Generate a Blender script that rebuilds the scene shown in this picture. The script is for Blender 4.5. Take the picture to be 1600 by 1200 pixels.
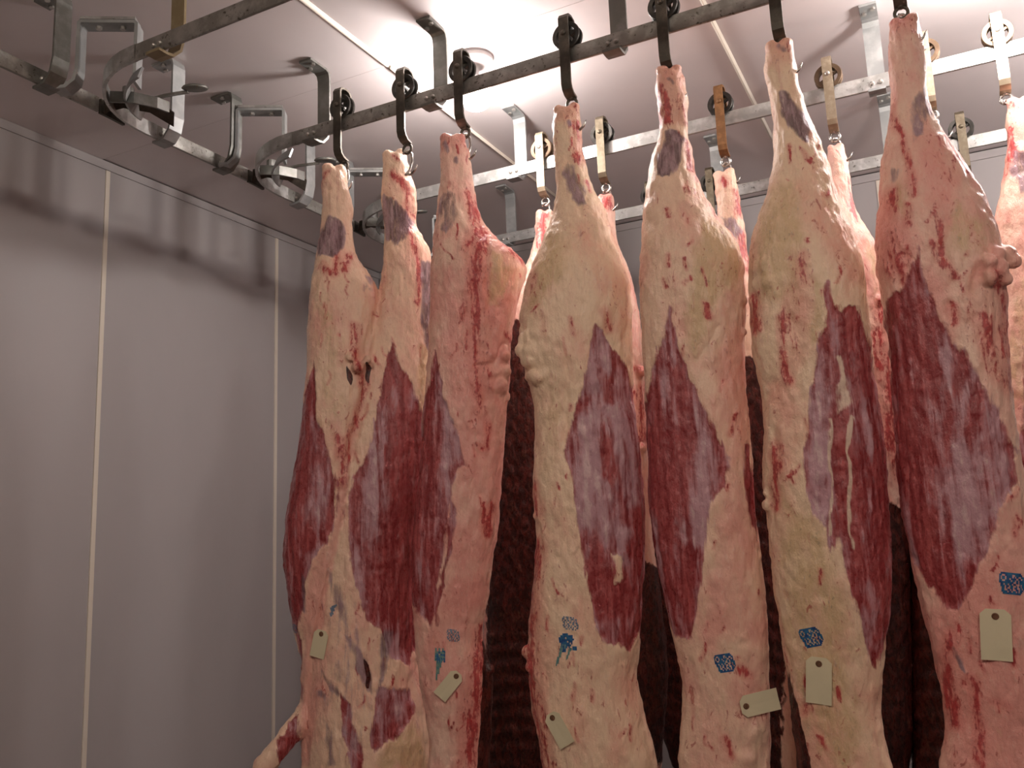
import bpy, bmesh, math, random
import numpy as np
from mathutils import Vector, Matrix
from mathutils.bvhtree import BVHTree

for o in list(bpy.data.objects):
    bpy.data.objects.remove(o)
SC = bpy.context.scene
COL = SC.collection
random.seed(7)
RNG = np.random.default_rng(11)

# ------------------------------------------------------------------ camera
FPX = 1351.72
EYE = 1.6
CR = Vector((0.88896754, 0.45637761, -0.03816000))
CU = Vector((0.10904404, -0.13000190, 0.98549932))
CF = Vector((-0.44479895, 0.88023803, 0.16533273))
cam = bpy.data.cameras.new('camera')
cam.sensor_width = 36.0
cam.sensor_fit = 'HORIZONTAL'
cam.lens = 36.0 * FPX / 1600.0
cam.clip_start = 0.05
camo = bpy.data.objects.new('camera', cam)
COL.objects.link(camo)
M = Matrix.Identity(4)
for i in range(3):
    M[i][0], M[i][1], M[i][2] = CR[i], CU[i], -CF[i]
M[0][3], M[1][3], M[2][3] = 0, 0, EYE
camo.matrix_world = M
SC.camera = camo

# ------------------------------------------------------------------ light and view
world = bpy.data.worlds.new('world')
SC.world = world
world.use_nodes = True
world.node_tree.nodes['Background'].inputs[0].default_value = (0.02, 0.02, 0.022, 1)
world.node_tree.nodes['Background'].inputs[1].default_value = 1.0
vs = SC.view_settings
vs.view_transform = 'Standard'
vs.look = 'None'
vs.exposure = 0.0
vs.gamma = 1.0
vs.use_curve_mapping = False
LAMP_COLOR = (1.0, 0.915, 0.885, 1)
LAMP_WARM = (1.0, 0.86, 0.74, 1)      # the two lamps on the viewer's side
# ceiling lamps: x, y, strength of the glass globe
LAMPS = [(-1.50, 2.75, 205.0), (0.32, 2.90, 230.0), (-0.5, -0.75, 390.0), (1.4, -0.75, 390.0), (0.98, 3.68, 240.0)]


# ------------------------------------------------------------------ helpers
def ray(px, py):
    return CF + CR * ((px - 800) / FPX) - CU * ((py - 600) / FPX)


def on_y(px, py, y):
    d = ray(px, py)
    p = d * (y / d.y)
    return Vector((p.x, p.y, p.z + EYE))


def tag(o, label=None, cat=None, group=None, kind=None):
    for k, v in (('label', label), ('category', cat), ('group', group), ('kind', kind)):
        if v:
            o[k] = v
    return o


def empty(name, loc=(0, 0, 0), rz=0.0):
    o = bpy.data.objects.new(name, None)
    o.empty_display_size = 0.1
    o.location = loc
    o.rotation_euler = (0, 0, rz)
    COL.objects.link(o)
    return o


def obj(name, bm, mat, parent=None, smooth=False, loc=None):
    me = bpy.data.meshes.new(name)
    bmesh.ops.recalc_face_normals(bm, faces=bm.faces)
    bm.to_mesh(me)
    bm.free()
    if smooth:
        for p in me.polygons:
            p.use_smooth = True
    me.materials.append(mat)
    o = bpy.data.objects.new(name, me)
    COL.objects.link(o)
    if parent is not None:
        o.parent = parent
    if loc is not None:
        o.location = loc
    return o


def add_box(bm, lo, hi, bev=0.0):
    vs_ = [bm.verts.new((x, y, z)) for x in (lo[0], hi[0]) for y in (lo[1], hi[1]) for z in (lo[2], hi[2])]
    fs = [(0, 1, 3, 2), (4, 6, 7, 5), (0, 4, 5, 1), (2, 3, 7, 6), (0, 2, 6, 4), (1, 5, 7, 3)]
    faces = [bm.faces.new([vs_[i] for i in f]) for f in fs]
    if bev > 0:
        es = list({e for f in faces for e in f.edges})
        bmesh.ops.bevel(bm, geom=es, offset=bev, segments=1, affect='EDGES', profile=0.5)
    return bm


def add_strip(bm, path, wax, width, thick, taper=None):
    """flat bar of rectangular section swept along a path; wax = direction of its width"""
    path = [Vector(p) for p in path]
    wax = Vector(wax).normalized()
    rings = []
    n = len(path)
    for i, p in enumerate(path):
        a = (path[i] - path[i - 1]).normalized() if i > 0 else None
        b = (path[i + 1] - path[i]).normalized() if i < n - 1 else None
        na = a.cross(wax).normalized() if a else None
        nb = b.cross(wax).normalized() if b else None
        if na is None:
            nn = nb
        elif nb is None:
            nn = na
        else:
            nn = (na + nb)
            nn = nn / max(0.3, nn.length_squared / 2)
        w = width * (taper[i] if taper else 1.0)
        rings.append([bm.verts.new(p + wax * (sx * w / 2) + nn * (sy * thick / 2)) for sx, sy in ((-1, -1), (1, -1), (1, 1), (-1, 1))])
    for r0, r1 in zip(rings, rings[1:]):
        for k in range(4):
            bm.faces.new((r0[k], r0[(k + 1) % 4], r1[(k + 1) % 4], r1[k]))
    bm.faces.new(rings[0][::-1])
    bm.faces.new(rings[-1])
    return bm


def add_tube(bm, path, r, seg=8, radii=None):
    path = [Vector(p) for p in path]
    n = len(path)
    rings = []
    ref = None
    for i, p in enumerate(path):
        t = (path[min(i + 1, n - 1)] - path[max(i - 1, 0)]).normalized()
        if ref is None:
            ref = t.orthogonal().normalized()
        ref = (ref - t * ref.dot(t)).normalized()
        b = t.cross(ref)
        rr = radii[i] if radii else r
        rings.append([bm.verts.new(p + (ref * math.cos(2 * math.pi * k / seg) + b * math.sin(2 * math.pi * k / seg)) * rr) for k in range(seg)])
    for r0, r1 in zip(rings, rings[1:]):
        for k in range(seg):
            bm.faces.new((r0[k], r0[(k + 1) % seg], r1[(k + 1) % seg], r1[k]))
    bm.faces.new(rings[0][::-1])
    bm.faces.new(rings[-1])
    return bm


def add_lathe(bm, prof, axis, c, seg=28, closed=True):
    """prof: (radius, position along axis) loop; axis a unit vector"""
    axis = Vector(axis).normalized()
    a = axis.orthogonal().normalized()
    b = axis.cross(a)
    c = Vector(c)
    rings = []
    for k in range(seg):
        t = 2 * math.pi * k / seg
        d = a * math.cos(t) + b * math.sin(t)
        rings.append([bm.verts.new(c + d * r + axis * h) for r, h in prof])
    m = len(prof)
    for k in range(seg):
        r0, r1 = rings[k], rings[(k + 1) % seg]
        for j in range(m if closed else m - 1):
            bm.faces.new((r0[j], r0[(j + 1) % m], r1[(j + 1) % m], r1[j]))
    if not closed:
        bm.faces.new([r[0] for r in rings])
        bm.faces.new([r[-1] for r in rings][::-1])
    return bm


def arc(c, r, a0, a1, n, plane):
    out = []
    for i in range(n + 1):
        a = math.radians(a0 + (a1 - a0) * i / n)
        if plane == 'xy':
            out.append((c[0] + r * math.cos(a), c[1] + r * math.sin(a), c[2]))
        elif plane == 'yz':
            out.append((c[0], c[1] + r * math.cos(a), c[2] + r * math.sin(a)))
        else:
            out.append((c[0] + r * math.cos(a), c[1], c[2] + r * math.sin(a)))
    return out


# ------------------------------------------------------------------ materials
class NT:
    def __init__(self, name):
        self.mat = bpy.data.materials.new(name)
        self.mat.use_nodes = True
        self.t = self.mat.node_tree
        self.bsdf = self.t.nodes['Principled BSDF']

    def link(self, a, b):
        self.t.links.new(a, b)

    def val(self, s, v):
        if isinstance(v, (int, float, tuple)):
            s.default_value = v
        else:
            self.link(v, s)

    def math(self, op, a, b=0.0, c=None, clamp=False):
        n = self.t.nodes.new('ShaderNodeMath')
        n.operation = op
        n.use_clamp = clamp
        self.val(n.inputs[0], a)
        self.val(n.inputs[1], b)
        if c is not None:
            self.val(n.inputs[2], c)
        return n.outputs[0]

    def attr(self, name):
        n = self.t.nodes.new('ShaderNodeAttribute')
        n.attribute_name = name
        return n.outputs['Fac']

    def coord(self):
        n = self.t.nodes.new('ShaderNodeTexCoord')
        return n.outputs['Object']

    def noise(self, vec, sc=(1, 1, 1), scale=1.0, detail=4.0, rough=0.55, loc=(0, 0, 0), dist=0.0):
        m = self.t.nodes.new('ShaderNodeMapping')
        m.inputs['Scale'].default_value = sc
        m.inputs['Location'].default_value = loc
        self.link(vec, m.inputs['Vector'])
        n = self.t.nodes.new('ShaderNodeTexNoise')
        n.inputs['Scale'].default_value = scale
        n.inputs['Detail'].default_value = detail
        n.inputs['Roughness'].default_value = rough
        n.inputs['Distortion'].default_value = dist
        self.link(m.outputs[0], n.inputs['Vector'])
        return n.outputs['Fac']

    def smooth(self, v, lo, hi, to0=0.0, to1=1.0):
        n = self.t.nodes.new('ShaderNodeMapRange')
        n.interpolation_type = 'SMOOTHSTEP'
        self.val(n.inputs[0], v)
        for i, x in enumerate((lo, hi, to0, to1)):
            self.val(n.inputs[i + 1], x)
        return n.outputs[0]

    def mix(self, f, a, b):
        n = self.t.nodes.new('ShaderNodeMix')
        n.data_type = 'RGBA'
        self.val(n.inputs[0], f)
        self.val(n.inputs[6], a if not isinstance(a, tuple) or len(a) == 4 else (*a, 1))
        self.val(n.inputs[7], b if not isinstance(b, tuple) or len(b) == 4 else (*b, 1))
        return n.outputs[2]

    def bump(self, h, strength=0.3, dist=0.01):
        n = self.t.nodes.new('ShaderNodeBump')
        n.inputs['Strength'].default_value = strength
        n.inputs['Distance'].default_value = dist
        self.link(h, n.inputs['Height'])
        self.link(n.outputs[0], self.bsdf.inputs['Normal'])

    def out(self, color=None, rough=None, metal=None, spec=None):
        for k, v in (('Base Color', color), ('Roughness', rough), ('Metallic', metal), ('Specular IOR Level', spec)):
            if v is not None:
                if isinstance(v, tuple) and len(v) == 3:
                    v = (*v, 1)
                self.val(self.bsdf.inputs[k], v)
        return self.mat


def S(r, g, b):
    """sRGB 0-255 to linear"""
    return tuple(((c / 255) / 12.92 if c / 255 <= 0.04045 else ((c / 255 + 0.055) / 1.055) ** 2.4) for c in (r, g, b))


def mat_panel(name, col, dirt=0.0, rough=0.35):
    n = NT(name)
    co = n.coord()
    a = n.noise(co, (1, 1, 0.4), 2.2, 4)
    f = n.smooth(a, 0.35, 0.8)
    c = n.mix(f, col, tuple(x * 0.93 for x in col))
    if dirt:
        b = n.noise(co, (3, 3, 0.5), 2.0, 5)
        c = n.mix(n.smooth(b, 0.62, 0.8, 0, dirt), c, S(150, 130, 105))
    n.bump(n.noise(co, (1, 1, 1), 9, 2), 0.04, 0.01)
    return n.out(c, rough)


def mat_metal(name, c0, c1, c2, rough=0.45, metal=0.75, scale=30, lo=0.4, hi=0.7, stretch=(1, 1, 1), spot=0.62):
    n = NT(name)
    co = n.coord()
    a = n.noise(co, stretch, scale, 6, 0.6)
    b = n.noise(co, (1, 1, 1), scale * 2.7, 5, 0.6, (3, 1, 7))
    c = n.mix(n.smooth(a, lo, hi), c0, c1)
    c = n.mix(n.smooth(b, spot, spot + 0.12), c, c2)
    n.bump(b, 0.2, 0.002)
    r = n.math('MULTIPLY_ADD', a, 0.3, rough - 0.15)
    return n.out(c, r, metal)


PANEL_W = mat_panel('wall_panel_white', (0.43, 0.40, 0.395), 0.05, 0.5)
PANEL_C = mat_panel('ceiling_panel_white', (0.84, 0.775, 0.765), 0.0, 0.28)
BACKING = mat_panel('panel_backing', (0.30, 0.27, 0.25))
BEAD = mat_panel('cream_joint_bead', (0.80, 0.73, 0.62))
FLOOR = mat_panel('resin_floor', (0.10, 0.065, 0.055), 0.2, 0.4)
GALV = mat_metal('galvanised_steel', (0.42, 0.42, 0.40), (0.62, 0.62, 0.60), (0.16, 0.15, 0.13), 0.42, 0.75, 24, spot=0.60)
GALVD = mat_metal('darker_rail_steel', (0.30, 0.295, 0.265), (0.46, 0.45, 0.42), (0.12, 0.11, 0.09), 0.42, 0.75, 24, spot=0.58)  # darker grey than the other rail steel
BRK = mat_metal('bracket_zinc', (0.36, 0.375, 0.37), (0.47, 0.48, 0.47), (0.22, 0.20, 0.17), 0.5, 0.6, 16, spot=0.68)
BRKD = mat_metal('dull_bracket_steel', (0.20, 0.20, 0.18), (0.30, 0.30, 0.28), (0.26, 0.17, 0.08), 0.5, 0.6, 16, spot=0.66)
OCHRE = mat_metal('rust_stained_bracket', (0.30, 0.235, 0.13), (0.38, 0.31, 0.19), (0.20, 0.12, 0.06), 0.5, 0.4, 16, spot=0.66)
BOLT = mat_metal('bolt_steel', (0.5, 0.48, 0.44), (0.6, 0.58, 0.55), (0.2, 0.17, 0.14), 0.35, 0.85, 40)
IRON = mat_metal('dark_iron', (0.085, 0.075, 0.06), (0.14, 0.12, 0.095), (0.05, 0.04, 0.03), 0.5, 0.6, 30)
BRASS = mat_metal('tan_steel', (0.36, 0.29, 0.20), (0.50, 0.42, 0.31), (0.20, 0.15, 0.10), 0.42, 0.6, 30)
RUST = mat_metal('rusty_steel', (0.20, 0.095, 0.035), (0.30, 0.15, 0.06), (0.12, 0.06, 0.03), 0.65, 0.3, 40)
WIRON = mat_metal('wheel_iron', (0.05, 0.047, 0.042), (0.09, 0.085, 0.075), (0.03, 0.03, 0.03), 0.45, 0.6, 40)
WTAN = mat_metal('wheel_tan_iron', (0.13, 0.085, 0.052), (0.20, 0.135, 0.085), (0.08, 0.05, 0.03), 0.5, 0.5, 40)
CHROME = mat_metal('hook_steel', (0.45, 0.43, 0.40), (0.60, 0.58, 0.55), (0.22, 0.19, 0.16), 0.28, 0.95, 40)
CARD = mat_panel('tag_card', S(226, 216, 182), 0.15, 0.6)
EYELET = mat_metal('tag_eyelet', S(120, 85, 62), S(140, 100, 75), S(80, 55, 40), 0.5, 0.2, 60)


def mat_ink(name, c0, c1):
    n = NT(name)
    a = n.noise(n.coord(), (1, 1, 1), 120, 4)
    return n.out(n.mix(n.smooth(a, 0.4, 0.6), c0, c1), 0.5)


INK = mat_ink('blue_stamp_ink', S(28, 70, 130), S(40, 110, 150))
INKF = mat_ink('faint_stamp_ink', S(105, 125, 150), S(130, 140, 155))
INKD = mat_ink('teal_ink_drip', S(92, 140, 140), S(128, 152, 138))


def mat_meat(name, cream=S(246, 212, 184), pink=S(236, 174, 158), pinkness=0.5, gloss=0.30):
    n = NT(name)
    co = n.coord()

    def nz(*a, **k):                                        # noise spread to about -1..1
        return n.math('MULTIPLY', n.math('SUBTRACT', n.noise(co, *a, **k), 0.5), 4.5)

    def mad(v, k, o=0.0):
        return n.math('MULTIPLY_ADD', v, k, o)

    def add(*v):
        r = v[0]
        for x in v[1:]:
            r = n.math('ADD', r, x)
        return r
    st = nz((62, 62, 5.5), 1.0, 6, 0.62, dist=0.5)              # long fibres
    st2 = nz((26, 26, 3.4), 1.0, 5, 0.6, (5, 2, 9), 0.4)         # broad streaks
    nb = nz((10, 10, 5), 1.0, 5, 0.62)                         # clouds in the fat
    nf = nz((130, 130, 80), 1.0, 4, 0.65)                      # fine mottling
    nv = nz((52, 52, 24), 1.0, 4, 0.6, (8, 3, 1), 1.0)            # red flecks
    nm = nz((30, 30, 16), 1.0, 5, 0.6, (2, 7, 4), 0.3)
    a = {k: n.attr(k) for k in 'mlbktpwi'}
    # fat
    c = n.mix(n.smooth(add(mad(nb, 0.55), mad(a['p'], 0.6, pinkness - 0.55)), -0.45, 0.55), cream, pink)
    c = n.mix(n.smooth(add(mad(nm, 0.4), mad(a['t'], 0.9, -0.35)), -0.25, 0.6, 0, 0.8), c, S(214, 184, 140))
    c = n.mix(n.math('MULTIPLY', n.smooth(add(nf, nm), 0.75, 1.3, 0, 0.5), n.smooth(a['t'], 0.1, 0.8)), c, S(128, 104, 74))
    c = n.mix(n.smooth(add(nf, mad(st, 0.5)), 0.2, 1.2, 0.0, 0.4), c, S(248, 222, 204))
    c = n.mix(n.smooth(add(st, mad(nm, 0.5)), 0.35, 1.2, 0.0, 0.45), c, S(216, 146, 130))
    c = n.mix(n.smooth(add(nv, mad(nb, 0.35)), 0.62, 0.95, 0.0, 0.7), c, S(178, 74, 68))
    c = n.mix(n.smooth(a['b'], 0.02, 0.7, 0, 0.45), c, S(216, 122, 112))
    bl = add(mad(a['b'], 1.15, -0.80), mad(st, 0.55), mad(nv, 0.40), mad(nf, 0.35))
    bl = n.math('MULTIPLY', n.smooth(bl, -0.15, 0.45), n.smooth(a['b'], 0.02, 0.15))
    c = n.mix(n.math('MULTIPLY', bl, 0.9), c, n.mix(n.smooth(nf, -0.3, 0.8), S(188, 58, 60), S(150, 36, 42)))
    # muscle: deep red under a torn lilac film
    film = add(mad(st2, 0.70), mad(st, 0.55), mad(nm, 0.25), mad(a['l'], 0.72, 0.02))
    mus = n.mix(n.smooth(add(st, mad(nf, 0.4)), -0.6, 0.7), S(138, 46, 50), S(176, 82, 82))
    mus = n.mix(n.smooth(film, -0.1, 0.85, 0, 0.9), mus, S(196, 154, 162))
    mus = n.mix(n.smooth(add(mad(nm, 0.4), mad(film, 0.6)), 0.55, 1.0, 0, 0.7), mus, S(224, 194, 192))
    mus = n.mix(n.smooth(add(mad(a['w'], 1.3, -0.6), mad(st, 0.35), mad(nm, 0.25)), 0.0, 0.5, 0, 0.85), mus, S(232, 208, 186))
    e = add(a['m'], mad(st, 0.30), mad(nv, 0.16))
    c = n.mix(n.smooth(e, -0.22, 0.16), c, mus)
    # dark shank muscle under silver skin
    dk = n.mix(n.smooth(add(st2, mad(st, 0.6)), -0.5, 0.6), S(76, 46, 60), S(166, 136, 144))
    dk = n.mix(n.smooth(add(st, mad(nf, 0.4)), 0.5, 1.1, 0, 0.7), dk, S(205, 180, 174))
    e2 = add(mad(a['k'], 1.3, -0.62), mad(st2, 0.36), mad(st, 0.36), mad(nm, 0.2))
    c = n.mix(n.smooth(e2, -0.25, 0.5, 0, 0.92), c, dk)
    # cut face / chest cavity, darkened to hold the shade between the rows
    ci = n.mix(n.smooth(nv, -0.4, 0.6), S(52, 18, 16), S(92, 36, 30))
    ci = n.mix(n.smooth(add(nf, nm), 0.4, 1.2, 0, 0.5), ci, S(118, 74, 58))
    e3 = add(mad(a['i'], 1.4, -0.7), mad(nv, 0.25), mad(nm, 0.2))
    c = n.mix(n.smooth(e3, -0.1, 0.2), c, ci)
    h = add(mad(st, 0.35), mad(nf, 0.30), mad(nv, 0.30), mad(nm, 0.25))
    n.bump(h, 0.55, 0.0035)
    r = n.math('MULTIPLY_ADD', nf, 0.06, gloss)
    return n.out(c, r, 0.0, 0.5)


MEAT = mat_meat('skinned_meat', pinkness=0.40)
MEATC = mat_meat('skinned_meat_creamy', S(247, 217, 186), S(238, 180, 158), 0.36)
MEATP = mat_meat('skinned_meat_pink', S(246, 210, 188), S(236, 166, 154), 0.60)
BONE = mat_panel('cut_joint_bone', S(224, 190, 172), 0.0, 0.35)

# ------------------------------------------------------------------ the room
XW, YB, YF, XR, ZC = -3.476, 4.86, -4.37, 4.185, EYE + 1.82
CEIL_Y = 2.617


def panels(parent, rects, mat, name='panel'):
    for lo, hi in rects:
        bm = bmesh.new()
        add_box(bm, lo, hi, 0.002)
        obj(name, bm, mat, parent)


bm = bmesh.new(); add_box(bm, (XW - 0.1, YF - 0.1, -0.1), (XR + 0.1, YB + 0.1, 0.0))
floor = obj('floor', bm, FLOOR); tag(floor, kind='structure')
bm = bmesh.new(); add_box(bm, (XW - 0.1, YF - 0.1, ZC + 0.02), (XR + 0.1, YB + 0.1, ZC + 0.12))
ceiling = obj('ceiling', bm, BACKING); tag(ceiling, kind='structure')
xs = [XW, -3.015, -1.815, -0.615, 0.585, 1.785, 2.985, XR]
g = 0.002
rects = []
for a, b in zip(xs, xs[1:]):
    for c, d, dz in ((YF, -0.1, 0), (-0.1, CEIL_Y, 0.0), (CEIL_Y, YB, 0.004)):
        rects.append(((a + g, c + g, ZC + dz), (b - g, d - g, ZC + 0.018)))
panels(ceiling, rects, PANEL_C)
for x in xs[1:-1]:
    for a, b, w in ((YF, CEIL_Y, 0.024), (CEIL_Y + 0.01, YB, 0.017)):
        bm = bmesh.new()
        add_strip(bm, [(x, a + 0.004, ZC), (x, b - 0.004, ZC)], (1, 0, 0), w, 0.016)
        bmesh.ops.bevel(bm, geom=[e for e in bm.edges if abs(e.verts[0].co.y - e.verts[1].co.y) > 1], offset=0.006, segments=2, affect='EDGES')
        obj('joint_bead', bm, BEAD, ceiling, True)

bm = bmesh.new(); add_box(bm, (XW - 0.12, YF - 0.1, 0), (XW - 0.02, YB + 0.1, ZC))
wl = obj('wall_left', bm, BACKING); tag(wl, kind='structure')
ys = [YF, -3.2, -2.03, -0.86, 0.31, 1.48, 2.648, 3.817, YB]
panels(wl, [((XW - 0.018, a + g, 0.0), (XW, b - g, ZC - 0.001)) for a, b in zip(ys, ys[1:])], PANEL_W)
for y in ys[1:-1]:
    bm = bmesh.new()
    add_strip(bm, [(XW, y, 0.0), (XW, y, ZC - 0.045)], (0, 1, 0), 0.022, 0.012)
    obj('joint_bead', bm, BEAD, wl)
bm = bmesh.new(); add_box(bm, (XW - 0.1, YB + 0.02, 0), (XR + 0.1, YB + 0.12, ZC))
wb = obj('wall_back', bm, BACKING); tag(wb, kind='structure')
xb = [XW, -2.6, -1.4, -0.2, 1.0, 2.2, 3.4, XR]
panels(wb, [((a + g, YB, 0.0), (b - g, YB + 0.018, ZC - 0.001)) for a, b in zip(xb, xb[1:])], PANEL_W)
for x in xb[1:-1]:
    bm = bmesh.new()
    add_strip(bm, [(x, YB, 0.0), (x, YB, ZC - 0.045)], (1, 0, 0), 0.022, 0.012)
    obj('joint_bead', bm, BEAD, wb)
bm = bmesh.new(); add_box(bm, (XR, YF - 0.1, 0), (XR + 0.1, YB + 0.1, ZC))
tag(obj('wall_right', bm, PANEL_W), kind='structure')
bm = bmesh.new(); add_box(bm, (XW - 0.1, YF - 0.1, 0), (XR + 0.1, YF, ZC))
tag(obj('wall_front', bm, PANEL_W), kind='structure')
# coving where the walls meet the ceiling
bm = bmesh.new()
add_strip(bm, [(XW + 0.004, YF, ZC - 0.022), (XW + 0.004, YB, ZC - 0.022)], (0, 0, 1), 0.042, 0.008)
tag(obj('trim_1', bm, PANEL_W), kind='structure')
bm = bmesh.new()
add_strip(bm, [(XW + 0.01, YB - 0.004, ZC - 0.022), (XR, YB - 0.004, ZC - 0.022)], (0, 0, 1), 0.042, 0.008)
tag(obj('trim_2', bm, PANEL_W), kind='structure')

# ------------------------------------------------------------------ lamps
GLOBE_MATS = {}


def globe_mat(s):
    if s not in GLOBE_MATS:
        n = NT('lit_globe_glass')
        n.bsdf.inputs['Base Color'].default_value = (0.9, 0.9, 0.9, 1)
        n.bsdf.inputs['Emission Color'].default_value = LAMP_WARM if s == 390.0 else LAMP_COLOR
        n.bsdf.inputs['Emission Strength'].default_value = s
        GLOBE_MATS[s] = n.mat
    return GLOBE_MATS[s]


def lamp(x, y, s, label):
    r = empty('ceiling_lamp', (x, y, ZC))
    tag(r, label, 'lamp', 'round lamps on the ceiling')
    bm = bmesh.new()
    add_lathe(bm, [(0.0001, 0.0), (0.075, 0.0), (0.075, -0.022), (0.03, -0.034), (0.018, -0.04), (0.018, -0.085), (0.05, -0.09), (0.05, -0.10), (0.0001, -0.10)], (0, 0, 1), (0, 0, -0.001), 28, False)
    obj('lamp_base', bm, PANEL_W, r, True)
    bm = bmesh.new()
    prof = [(0.0001, -0.102), (0.045, -0.102), (0.060, -0.12), (0.064, -0.145), (0.058, -0.175), (0.042, -0.20), (0.02, -0.212), (0.0001, -0.215)]
    add_lathe(bm, prof, (0, 0, 1), (0, 0, 0), 28, False)
    obj('globe', bm, globe_mat(s), r, True)


LAMP_LABELS = ['glaring round ceiling lamp behind the front rail, above the third hanging leg',
               'round ceiling lamp between the two rails, past the tallest carcass at right',
               'round ceiling lamp behind the viewpoint, on the left-wall side',
               'round ceiling lamp behind the viewpoint, on the right-hand side',
               'round ceiling lamp between the two farthest rails, past the right edge']
for (x, y, s), lb in zip(LAMPS, LAMP_LABELS):
    lamp(x, y, s, lb)

# ------------------------------------------------------------------ rails
ZR = EYE + 1.53           # centre height of the rail bars
RH, RT = 0.055, 0.011      # bar height and thickness
XD = -2.545              # the cross rail runs along the left wall at this x
ROWS = {'E': 1.73, 'A': 2.452, 'B': 3.188, 'C': 3.95}


def bracket(parent, x, y, along, mat, side=1, fl=0.115, w=0.058, boltmat=BOLT):
    """C-shaped hanger: foot on the ceiling, strap down beside the bar, lip curled under it"""
    o = 0.075 * side
    d = ZC - 0.006
    if along == 'x':
        V = lambda t, z: (x, y + t, z)
        wax = (1, 0, 0)
    else:
        V = lambda t, z: (x + t, y, z)
        wax = (0, 1, 0)
    p = [V(o - fl * side, d), V(o - 0.022 * side, d), V(o - 0.006 * side, d - 0.008), V(o, d - 0.03), V(o, ZR + 0.05), V(o - 0.012 * side, ZR + 0.0),
         V(o - 0.04 * side, ZR - 0.03), V(0.012 * side, ZR - RH / 2 - 0.007), V(-0.022 * side, ZR - RH / 2 - 0.007)]
    bm = bmesh.new()
    add_strip(bm, p, wax, w, 0.009)
    b = obj('hanger_bracket', bm, mat, parent)
    for s in (-0.014, 0.014):
        fa = [(0.0001, 0), (0.008, 0), (0.008, -0.004), (0.004, -0.008), (0.0001, -0.0085)]
        ft = [(0.0001, 0), (0.009, 0), (0.009, -0.007), (0.0001, -0.007)]
        bm = bmesh.new(); bt = bmesh.new()
        if along == 'x':
            add_lathe(bm, fa, (0, 1, 0), (x + s, y - RT / 2, ZR - 0.004), 10, False)
            add_lathe(bt, ft, (0, 0, 1), (x + s * 1.1, y + o - 0.075 * side - s * 0.8, d - 0.0045), 6, False)
        else:
            add_lathe(bm, [(r_, -h_) for r_, h_ in fa], (1, 0, 0), (x + RT / 2, y + s, ZR - 0.004), 10, False)
            add_lathe(bt, ft, (0, 0, 1), (x + o - 0.075 * side - s * 0.8, y + s * 1.1, d - 0.0045), 6, False)
        obj('bolt', bm, boltmat, b)
        obj('bolt', bt, boltmat, b)
    return b


def rail_x(y, x0, x1, brs, mat, bmat, label):
    r = empty('overhead_rail', (0, 0, 0))
    tag(r, label, 'rail', 'overhead rails running side by side')
    bm = bmesh.new()
    add_box(bm, (x0, y - RT / 2, ZR - RH / 2), (x1, y + RT / 2, ZR + RH / 2), 0.0015)
    obj('rail_bar', bm, mat, r)
    for x in brs:
        bracket(r, x, y, 'x', bmat)
    return r


RAD = 0.36
XE = XD + RAD
rail_x(ROWS['E'], XE + 0.02, XR, [-2.06, -0.75, 0.5, 1.75], GALVD, OCHRE, 'short-looking galvanised rail at upper left, nearest the camera, with no hooks')
rail_x(ROWS['A'], XE + 0.02, XR, [-2.06, -1.52, -0.83, 0.42, 1.67], GALVD, BRKD, 'front rail of dull flat bar carrying the foremost row of carcasses')
rail_x(ROWS['B'], XE + 0.02, XR, [-1.56, -0.10, 1.2], GALV, BRK, 'brightly lit second rail, just behind the front row of carcasses')
rail_x(ROWS['C'], XE + 0.02, XR, [-2.0, -0.87, -0.10, 1.2], GALV, BRK, 'farthest rail, close below the ceiling edge of the back wall')

# cross rail along the left wall, in segments between the switches
r = empty('cross_rail')
tag(r, 'flat bar cross rail running along the left wall past every switch', 'rail')
segs = [(YF + 0.05, ROWS['E'] + 0.16), (ROWS['E'] + RAD + 0.05, ROWS['A'] + 0.16), (ROWS['A'] + RAD + 0.05, ROWS['B'] + 0.16), (ROWS['B'] + RAD + 0.05, ROWS['C'] + 0.16), (ROWS['C'] + RAD + 0.05, YB - 0.05)]
for a, b in segs:
    bm = bmesh.new()
    add_box(bm, (XD - RT / 2, a, ZR - RH / 2), (XD + RT / 2, b, ZR + RH / 2), 0.0015)
    obj('rail_bar', bm, GALVD, r)
for y, m in ((-0.9, BRKD), (0.3, BRKD), (1.69, BRKD), (2.17, BRK), (2.47, BRKD), (2.93, BRK), (3.22, BRK), (3.68, BRK), (4.4, BRK)):
    bracket(r, XD, y, 'y', m, 1)


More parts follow.
